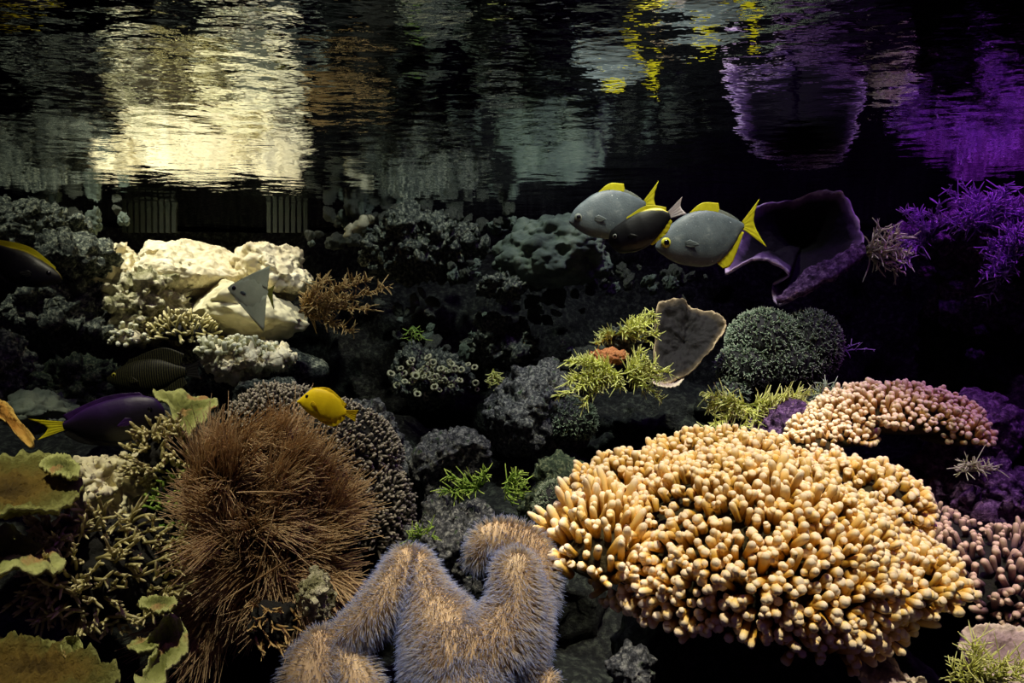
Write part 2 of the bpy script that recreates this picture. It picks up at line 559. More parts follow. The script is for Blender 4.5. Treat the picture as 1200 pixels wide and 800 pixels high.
nx, nz = 330, 120
gx, gz = np.meshgrid(np.linspace(-2.5, 2.5, nx), np.linspace(-0.9, 0.43, nz))
p3 = np.stack([gx.ravel(), np.zeros(nx * nz), gz.ravel()], 1)
yy = 2.95 - 0.22 * fbm(p3 * 2.4, 5, 8) - 0.09 * (0.5 - worley(p3 * 7, 9)) + 0.25 * np.clip(p3[:, 2] - 0.15, 0, 1)
V = p3.copy()
V[:, 1] = yy
WALL = structure('wall_back', make_mesh('wall_back', V, grid(nx, nz), M['reef']))
for nm, x0, x1 in (('wall_left', -2.62, -2.5), ('wall_right', 2.5, 2.62)):
    V, Fc, _ = box(x0, x1, -0.3, 3.3, -0.9, 0.75)
    structure(nm, make_mesh(nm, V, Fc, M['black'], smooth=False))
V, Fc, _ = box(-2.62, 2.62, 3.3, 3.4, -0.9, 0.75)
structure('trim_1', make_mesh('trim_1', V, Fc, M['black'], smooth=False))

nx, ny = 160, 120
gx, gy = np.meshgrid(np.linspace(-2.5, 2.5, nx), np.linspace(-0.3, 3.3, ny))
p3 = np.stack([gx.ravel(), gy.ravel(), np.zeros(nx * ny)], 1)
p3[:, 2] = SURF + 0.0022 * fbm(p3 * 7, 3, 41)
water = link('water_surface', make_mesh('water_surface', p3, grid(nx, ny), M['water']))
tag(water, 'rippled water surface seen from below, mirroring the reef', 'water')


# ------------------------------------------------------------------ rocks
def rock_geo(size, sub=5, seed=0, rough=0.3, knob=0.02, cell=0.05, freq=1.4, flat=0.0, cuts=0, pits=0.0):
    v, Fc = ico(sub)
    size = np.asarray(size, float)
    r = 1 + rough * fbm(v * freq + seed * 3.7, 4, seed) * 1.6
    V = v * r[:, None]
    if cuts:
        rs = np.random.RandomState(seed + 500)
        for k in range(cuts):
            nn = norm(rs.normal(0, 1, 3))
            h = rs.uniform(0.62, 0.85)
            over = np.maximum(V @ nn - h, 0)
            V = V - nn[None] * over[:, None] * 0.92
    V = V * size
    if flat:
        top = V[:, 2] > 0
        V[top, 2] *= (1 - flat)
    n = vnormals(V, Fc)
    off = knob * (0.55 - worley(V / cell + seed, seed + 1)) + 0.55 * knob * (0.5 - worley(V / (cell * 0.40) + seed, seed + 4))
    off = off + 0.55 * knob * fbm(V / (cell * 0.30) + seed, 3, seed + 2)
    off = off + 0.22 * knob * (0.5 - worley(V / (cell * 0.17) + seed, seed + 6))
    if pits:
        w = worley(V / (cell * 1.15) + seed + 9, seed + 8)
        off = off - pits * np.clip(1 - w / 0.30, 0, 1) ** 0.5 * (vnoise(V / (cell * 2) + 3, seed) > 0.0)
    return V + n * off[:, None], Fc


def rock(name, label, px, py, d, rx, ry, m, sub=5, seed=1, depth=None, rough=0.3, knob=0.02, cell=0.05, cat='rock',
         group=None, tilt=0, flat=0.0, freq=1.4, parent=None, cuts=4, pits=0.0):
    sx, sz = rx / F * d, ry / F * d
    sy = depth if depth else (sx + sz) / 2
    V, Fc = rock_geo((sx, sy, sz), sub, seed, rough, knob, cell, freq, flat, cuts, pits)
    if tilt:
        a = math.radians(tilt)
        c, s = math.cos(a), math.sin(a)
        V = np.stack([V[:, 0] * c + V[:, 2] * s, V[:, 1], -V[:, 0] * s + V[:, 2] * c], 1)
    o = link(name, make_mesh(name, V, Fc, m), parent, P(px, py, d))
    if parent is None:
        tag(o, label, cat, group)
    return o


# the pale rock outcrop on the left
rock('boulder', 'large cream-white pitted boulder with a humped top, brightest rock on the left', 222, 325, 2.66, 78, 44, M['white'], 7, 11,
     0.26, 0.24, 0.016, 0.07, freq=1.3, cuts=5, pits=0.02)
rock('boulder', 'cream-white knobbly rock right of the humped pale boulder, just under the waterline', 322, 322, 2.70, 40, 36, M['white'], 6, 12,
     0.20, 0.30, 0.020, 0.06, pits=0.02)
rock('boulder', 'smooth pale rounded rock slab behind the diamond-shaped grey fish', 288, 364, 2.54, 66, 36, M['white_smooth'], 6, 13, 0.20, 0.22,
     0.012, 0.08, tilt=8, cuts=9, pits=0.008)
rock('rock', 'pale crumbly rock at the left foot of the white boulder', 180, 362, 2.42, 44, 36, M['white_crust'], 6, 14, 0.12, 0.4, 0.055, 0.05)
rock('rock', 'cream rock lump left of the white boulder near the waterline', 128, 312, 2.62, 34, 24, M['white'], 5, 15, 0.14, 0.35, 0.04, 0.05)
rock('rock', 'small pale rubble ledge under the smooth slab, capped with white crust', 290, 420, 2.34, 46, 20, M['white'], 6, 16, 0.14, 0.35, 0.04, 0.035)
rock('boulder', 'dark rock supporting the pale outcrop from below', 235, 440, 2.60, 120, 60, M['stone'], 5, 17, 0.28, 0.3, 0.03, 0.08)
rock('rock', 'grey rounded rock below the white crust ledge', 318, 465, 2.2, 42, 26, M['stone'], 5, 18, 0.12, 0.25, 0.02, 0.05)
# dark rocks at the far left
rock('boulder', 'dark grey-green boulder at the left edge under the waterline', 30, 275, 2.35, 60, 34, M['stone'], 6, 21, 0.2, 0.35, 0.05, 0.06)
rock('rock', 'grey knobbly rock right of the yellow-backed fish', 88, 300, 2.30, 36, 24, M['stone'], 5, 22, 0.14, 0.35, 0.04, 0.05)
rock('boulder', 'dark rubble boulder below the yellow-backed fish', 88, 375, 2.34, 56, 42, M['stone'], 6, 23, 0.2, 0.4, 0.05, 0.05)
rock('rock', 'pale grey rock at the left edge, level with the striped fish', 4, 432, 1.85, 30, 40, M['stone'], 5, 24, 0.12, 0.3, 0.03, 0.05)
rock('rock', 'rounded grey-green rock behind the yellow tail of the purple fish', 52, 482, 1.72, 38, 22, M['algae_rock'], 5, 25, 0.1, 0.3, 0.025, 0.05)
rock('rock', 'brown lumpy rock left of the striped fish', 95, 448, 1.95, 38, 26, M['green_rock'], 5, 26, 0.12, 0.4, 0.04, 0.035)
rock('rock', 'cream stacked rock lumps below the purple fish', 128, 578, 1.40, 32, 44, M['white_smooth'], 6, 27, 0.07, 0.4, 0.03, 0.045)
rock('boulder', 'dark foundation boulder under the left corals', 110, 720, 1.55, 190, 150, M['reef'], 5, 28, 0.30, 0.25, 0.03, 0.08)
rock('boulder', 'dark foundation boulder behind the brown bush', 330, 640, 1.72, 150, 120, M['reef'], 5, 29, 0.28, 0.25, 0.03, 0.08)
rock('rock', 'pale crumbly rock at the lower right of the brown bush', 372, 702, 1.13, 20, 26, M['white_crust'], 6, 56, 0.03, 0.3, 0.014, 0.02)
# middle rockwork
rock('boulder', 'smooth grey algae-felted boulder behind the silver fish', 655, 300, 2.42, 72, 42, M['algae_rock'], 6, 31, 0.2, 0.28, 0.022, 0.08)
rock('rock', 'encrusted rock cluster left of the algae-felted boulder', 500, 290, 2.52, 66, 38, M['stone'], 6, 32, 0.16, 0.4, 0.06, 0.05)
rock('rock', 'small flat grey rock under the algae-felted boulder', 590, 336, 2.30, 26, 13, M['stone'], 5, 33, 0.08, 0.3, 0.03, 0.03)
rock('rock', 'encrusted rock carrying ring-shaped button polyps', 505, 440, 2.28, 50, 30, M['stone'], 6, 34, 0.14, 0.35, 0.04, 0.04)
rock('rock', 'dark knobbly rock above the button polyp rock', 590, 405, 2.40, 40, 30, M['stone'], 5, 35, 0.12, 0.4, 0.05, 0.045)
rock('boulder', 'large grey slab rock in the middle of the tank below the lime fronds', 632, 488, 1.98, 62, 58, M['grey'], 6, 36, 0.16, 0.3, 0.025, 0.05, tilt=-24)
rock('rock', 'grey pointed rock behind the green fern-like coral', 530, 545, 1.66, 46, 44, M['grey'], 6, 37, 0.11, 0.28, 0.02, 0.04, tilt=-35)
rock('rock', 'blue-grey rough rock right of the yellow fish', 430, 515, 1.80, 42, 42, M['grey'], 6, 38, 0.12, 0.35, 0.03, 0.045)
rock('rock', 'small blue-grey rock beside the dark nubby coral', 470, 555, 1.72, 30, 34, M['grey'], 5, 39, 0.1, 0.35, 0.03, 0.04)
rock('rock', 'grey rock at the left rim of the big cream finger coral', 655, 560, 1.48, 32, 30, M['green_rock'], 5, 40, 0.1, 0.3, 0.025, 0.04)
rock('rock', 'green turf-covered rock between fuzzy coral and finger coral', 645, 612, 1.40, 38, 44, M['green_rock'], 6, 41, 0.1, 0.3, 0.02, 0.03)
rock('boulder', 'dark rubble boulder behind the fuzzy coral lobes', 530, 640, 1.38, 70, 50, M['grey'], 6, 42, 0.12, 0.35, 0.035, 0.045)
rock('boulder', 'dark foundation boulder in the middle of the reef', 560, 700, 1.95, 170, 150, M['reef'], 5, 43, 0.3, 0.25, 0.03, 0.08)
rock('boulder', 'dark reef boulder under the dark plate coral', 770, 505, 2.35, 130, 60, M['reef'], 5, 44, 0.25, 0.35, 0.04, 0.07)
# right side
rock('boulder', 'dark foundation boulder under the cream finger coral', 890, 830, 1.30, 200, 120, M['reef'], 5, 45, 0.24, 0.2, 0.03, 0.08)
rock('rock', 'violet-lit slab rock right of the pale finger coral', 1135, 510, 1.62, 40, 62, M['rock_violet_lit'], 6, 46, 0.12, 0.25, 0.015, 0.04, tilt=34)
rock('rock', 'violet-lit rock left of the pale finger coral', 915, 500, 1.72, 40, 34, M['rock_violet_lit'], 5, 47, 0.12, 0.3, 0.02, 0.04)
rock('boulder', 'violet-lit craggy rock above the mauve coral at the right edge', 1140, 585, 1.50, 66, 40, M['rock_violet_lit'], 6, 48, 0.14, 0.45, 0.05, 0.05)
rock('boulder', 'dark foundation boulder at the lower right', 1130, 750, 1.5, 150, 130, M['reef'], 5, 49, 0.25, 0.25, 0.03, 0.08)
rock('boulder', 'craggy violet-lit boulder at the upper right under the waterline', 1165, 285, 2.22, 85, 42, M['rock_violet_lit'], 6, 50, 0.2, 0.4, 0.05, 0.06)
rock('rock', 'violet-lit rock hanging below the upper right boulder', 1150, 352, 2.20, 46, 26, M['rock_violet_lit'], 6, 51, 0.12, 0.5, 0.05, 0.05)
rock('boulder', 'dark boulder on the right slope under the violet-lit boulders', 1170, 440, 2.34, 90, 86, M['reef'], 5, 55, 0.2, 0.35, 0.05, 0.07)
for k, (px, py, q) in enumerate([(1142, 416, 9), (1152, 388, 7), (1188, 374, 9), (1112, 362, 7), (1085, 318, 7)]):
    rock('stone', ('small violet-lit stone, lowest on the dark slope at the right', 'small violet-lit stone just above and right of the lowest one on the slope',
                   'small violet-lit stone at the right frame edge below the violet boulders',
                   'small violet-lit stone in the middle of the dark right slope',
                   'small violet-lit stone nearest the pale frond tuft at the right')[k], px, py, (2.06, 2.08, 2.10, 2.20, 2.12)[k], q, q * 0.8, M['rock_violet_lit'], 4, 52 + k * 3, 0.02, 0.4,
         0.014, 0.02, group='small violet stones on the right slope')
rock('boulder', 'dark boulder carrying the star polyp mound', 920, 480, 2.02, 80, 52, M['reef'], 5, 53, 0.18, 0.3, 0.03, 0.06)
rock('rock', 'mottled small rock at the bottom edge between fuzzy and finger coral', 742, 785, 0.98, 26, 26, M['grey'], 5, 54, 0.03, 0.3, 0.012, 0.02)

# small encrusted stones of the rock wall: pieces of the back wall
stone_meshes = []
for k in range(10):
    V, Fc = rock_geo((1, 0.9, 0.8), 4, 60 + k, 0.4, 0.34, 0.5, cuts=6)
    stone_meshes.append(make_mesh('stone', V, Fc, M['stone'] if k < 8 else M['algae_rock']))
clusters = [  # px, py, sx, sy, distance, count, radius in px
    (480, 285, 50, 28, 2.50, 46, 8), (535, 320, 30, 14, 2.45, 22, 7), (455, 255, 50, 12, 2.62, 18, 8),
    (640, 355, 34, 22, 2.45, 24, 7), (585, 400, 28, 24, 2.42, 16, 8), (500, 405, 30, 22, 2.40, 24, 8),
    (480, 360, 26, 16, 2.50, 12, 8), (720, 330, 40, 18, 2.50, 16, 7), (570, 260, 60, 14, 2.62, 20, 8),
    (790, 330, 24, 22, 2.42, 12, 7), (60, 345, 50, 30, 2.30, 18, 8), (400, 270, 40, 18, 2.62, 12, 9),
    (660, 425, 14, 14, 2.36, 6, 7), (80, 255, 60, 12, 2.50, 12, 9), (1120, 340, 50, 26, 2.28, 12, 7)]
for (cx, cy, sx, sy, d, n, r) in clusters:
    for k in range(n):
        px, py = RNG.normal(cx, sx * 0.6), RNG.normal(cy, sy * 0.6)
        dd = d + RNG.uniform(-0.08, 0.12)
        s = r * RNG.uniform(0.45, 1.3) / F * dd
        o = link('stone', stone_meshes[RNG.randint(10)], WALL, P(px, py, dd))
        o.scale = (s * RNG.uniform(0.8, 1.4), s, s * RNG.uniform(0.7, 1.1))
        o.rotation_euler = tuple(RNG.uniform(0, 6.28, 3))

# overflow combs at the waterline
for (x0, x1, lab) in ((143, 208, 'dull green slotted overflow comb left of the white boulder at the waterline'),
                      (312, 362, 'dull green slotted overflow comb at the waterline above the knobbly white rock')):
    n = 9 if x0 < 200 else 7
    d = 2.80
    c = P((x0 + x1) / 2, 265, d)
    t = empty('overflow_comb', (c[0], c[1], 0.44), lab, 'grate')
    w = (x1 - x0) / F * d
    V, Fc, _ = box(-w / 2, w / 2, -0.006, 0.006, 0.0, 0.05)
    link('top_rail', make_mesh('top_rail', V, Fc, M['plastic'], smooth=False), t)
    V, Fc, _ = box(-0.007, 0.007, -0.006, 0.006, -0.058, 0.004)
    bar = make_mesh('bar', V, Fc, M['plastic'], smooth=False)
    for k in range(n):
        link('bar', bar, t, (-w / 2 + w * (k + 0.5) / n, 0, 0))


# ------------------------------------------------------------------ finger corals
FT = np.array([0, .2, .42, .64, .80, .91, .975, 1.0])
FR = np.array([.92, .90, .90, .95, .98, .84, .50, .05])


def finger_batch(root, dirs, length, rad, bend=None, sides=7):
    N = len(root)
    pts = root[:, None, :] + dirs[:, None, :] * length[:, None, None] * FT[None, :, None]
    if bend is not None:
        pts = pts + bend[:, None, :] * length[:, None, None] * (FT ** 2)[None, :, None]
    R = rad[:, None] * FR[None, :]
    R = np.maximum(R, 1e-5)
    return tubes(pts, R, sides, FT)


class Lobe:
    def __init__(s, px, py, d, rx, rz, dy):
        s.c = P(px, py, d)
        s.r = np.array((rx / F * d, dy, rz / F * d))


def lobe_samples(lobes, spacing, up_limit=-0.35, shrink=0.97):
    pts, nrm, which = [], [], []
    for i, L in enumerate(lobes):
        a, b, c = L.r
        area = 4 * PI * (((a * b) ** 1.6 + (a * c) ** 1.6 + (b * c) ** 1.6) / 3) ** (1 / 1.6)
        n = int(area / spacing ** 2)
        k = np.arange(n) + 0.5
        ph = np.arccos(1 - 2 * k / n)
        th = PI * (1 + 5 ** 0.5) * k
        u = np.stack([np.cos(th) * np.sin(ph), np.sin(th) * np.sin(ph), np.cos(ph)], 1)
        u = norm(u + RNG.normal(0, 0.6 * spacing / L.r.mean(), u.shape) * 0.5)
        p = L.c + u * L.r
        nn = norm(u / L.r)
        ok = u[:, 2] > up_limit
        for j, Q in enumerate(lobes):
            if j != i:
                ok &= (((p - Q.c) / (Q.r * shrink)) ** 2).sum(1) > 1
        pts.append(p[ok])
        nrm.append(nn[ok])
        which.append(np.full(ok.sum(), i))
    return np.concatenate(pts), np.concatenate(nrm), np.concatenate(which)


def dome_core(lobes, f=0.97, sub=4, under=1.0):
    out = []
    v, Fc = ico(sub)
    for i, L in enumerate(lobes):
        V = v * L.r * f * (1 + 0.06 * fbm(v * 3 + i, 3, i))[:, None]
        V[:, 2] = np.where(V[:, 2] < 0, V[:, 2] * under, V[:, 2])
        V = V + L.c
        out.append((V, Fc))
    return join(out)


def finger_coral(label, lobes, spacing, length, rad, m, core_m, parts=0, group=None, up=0.35, up_limit=-0.35,
                 fork=0.3, jitter=0.22, name='finger_coral', piece='branch', long_lobe=None):
    base = np.mean([L.c for L in lobes], 0)
    base[2] = min(L.c[2] - L.r[2] * 0.6 for L in lobes)
    t = empty(name, base, label, 'coral', group)
    p, n, w = lobe_samples(lobes, spacing, up_limit)
    N = len(p)
    lumpy = fbm(p / 0.075, 3, 77)
    keep = (n[:, 1] < 0.55) & (RNG.rand(N) < np.clip(1.15 + 1.3 * lumpy, 0.5, 1))
    p, n, lumpy = p[keep], n[keep], lumpy[keep]
    N = len(p)
    d = norm(n * (1 - up) + np.array([0, 0, 1.0]) * up + RNG.normal(0, jitter, (N, 3)))
    Ls = length * RNG.uniform(0.7, 1.25, N) * (1 + 0.9 * lumpy)
    if long_lobe is not None:
        lw = w[keep] == long_lobe
        Ls[lw] *= 1.7
        d[lw] = norm(d[lw] + np.array([0, -0.1, 0.45]))
    Rs = rad * RNG.uniform(0.78, 1.22, N)
    bend = RNG.normal(0, 0.12, (N, 3))
    V, Fc, _ = dome_core(lobes, 0.95, under=0.45)
    link('base', make_mesh('base', V - base, Fc, core_m), t)
    to_cam = norm(-p)
    face = (d * to_cam).sum(1) + 0.6 * (n * to_cam).sum(1)
    score = np.where((n * to_cam).sum(1) > -0.05, 1.0, 0.2) * Rs / np.linalg.norm(p, axis=1) * (1.6 + face)
    order = np.argsort(-score)
    as_part = order[:parts]
    rest = order[parts:]

    def geo(idx, org):
        sd = 7 if rad > 0.0045 else 5
        out = [finger_batch(p[idx] - org, d[idx], Ls[idx], Rs[idx], bend[idx], sd)]
        fk = idx[RNG.rand(len(idx)) < fork] if len(idx) > 1 else (idx if RNG.rand() < fork else idx[:0])
        if len(fk):
            q = p[fk] + d[fk] * (Ls[fk] * RNG.uniform(0.35, 0.6, len(fk)))[:, None] - org
            dd = norm(d[fk] + RNG.normal(0, 0.55, (len(fk), 3)) + np.array([0, 0, 0.25]))
            out.append(finger_batch(q, dd, Ls[fk] * 0.55, Rs[fk] * 0.82, None, sd))
        return join(out)
    for i in as_part:
        V, Fc, A = geo(np.array([i]), p[i])
        link(piece, make_mesh(piece, V, Fc, m, {'tip': A}), t, p[i] - base)
    if len(rest):
        V, Fc, A = geo(rest, base)
        o = link(piece + 'es' if piece.endswith('ch') else piece + 's', make_mesh(piece, V, Fc, m, {'tip': A}), t)
        o['kind'] = 'stuff'
    return t


big = [Lobe(870, 655, 1.16, 165, 108, 0.22), Lobe(745, 585, 1.22, 66, 40, 0.10), Lobe(706, 654, 1.10, 46, 46, 0.07),
       Lobe(990, 592, 1.22, 74, 40, 0.11), Lobe(1015, 668, 1.12, 76, 40, 0.13), Lobe(925, 728, 1.05, 88, 34, 0.09),
       Lobe(850, 556, 1.28, 90, 36, 0.10), Lobe(785, 676, 1.08, 60, 44, 0.08), Lobe(985, 716, 1.07, 60, 34, 0.08)]
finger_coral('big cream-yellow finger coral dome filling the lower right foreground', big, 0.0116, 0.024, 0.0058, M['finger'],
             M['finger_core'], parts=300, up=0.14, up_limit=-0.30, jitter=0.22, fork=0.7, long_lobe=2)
pale = [Lobe(1045, 492, 1.55, 90, 34, 0.13), Lobe(975, 512, 1.52, 44, 22, 0.09), Lobe(1112, 510, 1.50, 34, 26, 0.08),
        Lobe(950, 530, 1.46, 30, 20, 0.06)]
finger_coral('pale mushroom-shaped finger coral behind the big cream one, tinged violet', pale, 0.0105, 0.017, 0.0049, M['pale_finger'],
             M['finger_core'], parts=0, up=0.25, up_limit=-0.1)
mauve = [Lobe(1140, 680, 1.32, 80, 60, 0.16), Lobe(1095, 630, 1.38, 36, 26, 0.09), Lobe(1190, 710, 1.25, 50, 50, 0.1)]
finger_coral('mauve small-branched coral at the right edge beside the cream one', mauve, 0.0145, 0.024, 0.0052, M['mauve_finger'],
             M['nub_core'], parts=0, up=0.3, up_limit=-0.3)
nub = [Lobe(395, 540, 1.52, 70, 66, 0.14), Lobe(430, 600, 1.48, 48, 62, 0.12), Lobe(330, 490, 1.58, 50, 34, 0.12)]
finger_coral('dark grey nubby coral mound right of the brown bush', nub, 0.0082, 0.014, 0.0027, M['nub'], M['nub_core'], parts=0,
             up=0.25, up_limit=-0.5, jitter=0.45, name='nubby_coral', piece='nub')
crust = [Lobe(278, 412, 2.30, 40, 12, 0.08)]
finger_coral('white crumbly coral crust on the pale rubble ledge', crust, 0.017, 0.022, 0.0065, M['pale_frond'], M['white'], parts=0, up=0.2,
             jitter=0.6, name='crust_coral', piece='nub')
crust2 = [Lobe(215, 392, 2.36, 34, 16, 0.08)]
finger_coral('yellow-green tangled coral tuft in front of the white boulder', crust2, 0.015, 0.028, 0.0042, M['antler'], M['nub_core'], parts=0,
             up=0.3, jitter=0.6, name='tuft_coral', piece='nub')
crust3 = [Lobe(150, 398, 2.28, 16, 14, 0.05)]
finger_coral('little white coral tuft left of the yellow-green tuft', crust3, 0.017, 0.022, 0.006, M['pale_frond'], M['white'], parts=0, up=0.2,
             jitter=0.6, name='tuft_coral', piece='nub')


# ------------------------------------------------------------------ antler corals (left)
def antler_coral(label, px, py, d, n, length, rad, spread, m, bias=(0.2, -0.35, 0.45), name='antler_coral', group=None):
    base = P(px, py, d)
    t = empty(name, base, label, 'coral', group)
    for k in range(n):
        u = norm(RNG.normal(0, 1, 3))
        u[1] = -abs(u[1])
        off = u * np.array([spread[0], spread[0] * 0.6, spread[1]])
        off[1] += 0.35 * off[2]
        parts = []
        dr = norm(np.array(bias) + u * 0.45 + RNG.normal(0, 0.3, 3))
        L = length * RNG.uniform(0.7, 1.3)
        r = rad * RNG.uniform(0.8, 1.2)
        K = 7
        bend = RNG.normal(0, 0.35, 3)
        tt = np.linspace(0, 1, K)
        pts = dr[None] * L * tt[:, None] + bend[None] * L * (tt ** 2)[:, None] * 0.6
        R = r * (1 - 0.35 * tt)
        R[-1] *= 0.25
        parts.append(tubes(pts[None], R[None], 6))
        for q in range(RNG.randint(2, 5)):
            i = RNG.randint(2, K - 1)
            d2 = norm(dr + bend * 0.6 + RNG.normal(0, 0.6, 3))
            l2 = L * RNG.uniform(0.3, 0.55)
            t2 = np.linspace(0, 1, 5)
            p2 = pts[i][None] + d2[None] * l2 * t2[:, None]
            R2 = r * 0.8 * (1 - 0.35 * t2)
            R2[-1] *= 0.25
            v, f, a_ = tubes(p2[None], R2[None], 6)
            parts.append((v, f, 0.3 + 0.7 * a_))
        V, Fc, A = join(parts)
        link('branch', make_mesh('branch', V, Fc, m, {'tip': A}), t, off)
    V, Fc = rock_geo((spread[0] * 0.95, spread[0] * 0.58, spread[1] * 0.95), 5, int(px), 0.12, 0.012, 0.03)
    V[:, 1] += 0.35 * V[:, 2] + 0.006
    link('base', make_mesh('base', V, Fc, M['nub_core']), t)
    return t


antler_coral('olive antler coral with many slender branches in the left foreground', 128, 668, 1.20, 190, 0.036, 0.0030, (0.098, 0.070), M['antler'],
             bias=(0.55, -0.4, 0.22))
antler_coral('yellowish antler coral clump under the cream stacked rock', 85, 625, 1.26, 44, 0.036, 0.0044, (0.045, 0.025), M['antler'],
             bias=(0.1, -0.4, 0.5))
antler_coral('small leafy olive coral between the purple fish and the brown bush', 188, 532, 1.40, 110, 0.022, 0.0038, (0.044, 0.055), M['antler'],
             bias=(0.0, -0.5, 0.5))
antler_coral('dim olive antler coral left of the brown bush', 205, 605, 1.36, 50, 0.022, 0.0032, (0.030, 0.07), M['green_frond'],
             bias=(-0.1, -0.5, 0.4))
antler_coral('sparse brown twig coral below the brown bush', 318, 728, 1.12, 26, 0.030, 0.0017, (0.034, 0.028), M['brown_frond'],
             bias=(0.3, -0.4, 0.2))


# ------------------------------------------------------------------ brown strand bush
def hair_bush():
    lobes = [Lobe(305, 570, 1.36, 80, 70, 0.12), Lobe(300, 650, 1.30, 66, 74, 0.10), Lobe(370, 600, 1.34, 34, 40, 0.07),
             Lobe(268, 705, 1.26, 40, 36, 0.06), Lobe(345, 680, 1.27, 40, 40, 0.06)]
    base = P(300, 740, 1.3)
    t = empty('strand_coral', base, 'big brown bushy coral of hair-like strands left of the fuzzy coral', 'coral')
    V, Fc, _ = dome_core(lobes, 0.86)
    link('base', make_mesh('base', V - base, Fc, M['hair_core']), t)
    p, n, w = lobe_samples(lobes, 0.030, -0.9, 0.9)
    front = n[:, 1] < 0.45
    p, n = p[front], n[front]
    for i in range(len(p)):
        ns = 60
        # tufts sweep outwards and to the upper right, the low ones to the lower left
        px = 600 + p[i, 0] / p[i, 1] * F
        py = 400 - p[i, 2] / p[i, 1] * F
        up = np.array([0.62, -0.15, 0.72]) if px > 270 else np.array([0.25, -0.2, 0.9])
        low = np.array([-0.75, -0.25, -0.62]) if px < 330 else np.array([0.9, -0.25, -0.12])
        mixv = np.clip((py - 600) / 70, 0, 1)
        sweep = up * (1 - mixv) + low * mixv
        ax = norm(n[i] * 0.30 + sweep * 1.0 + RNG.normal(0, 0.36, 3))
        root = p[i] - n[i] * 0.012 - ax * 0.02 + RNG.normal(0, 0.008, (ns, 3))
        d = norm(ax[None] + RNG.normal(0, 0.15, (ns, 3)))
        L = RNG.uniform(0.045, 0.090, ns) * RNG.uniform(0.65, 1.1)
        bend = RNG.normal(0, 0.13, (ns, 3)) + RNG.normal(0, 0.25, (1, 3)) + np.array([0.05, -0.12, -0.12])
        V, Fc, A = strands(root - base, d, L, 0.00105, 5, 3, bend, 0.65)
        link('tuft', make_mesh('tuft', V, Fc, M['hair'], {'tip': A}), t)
    # a few thicker stems crossing the mop
    for k in range(4):
        a = P(RNG.uniform(250, 360), RNG.uniform(540, 690), 1.19)
        dr = norm(np.array([RNG.uniform(-1, 1), -0.15, RNG.uniform(-0.6, 0.8)]))
        V, Fc, A = strands((a - base)[None], dr[None], np.array([0.06]), 0.0018, 10, 5, RNG.normal(0, 0.7, (1, 3)), 0.6)
        link('stem', make_mesh('stem', V, Fc, M['hair'], {'tip': A}), t)


hair_bush()


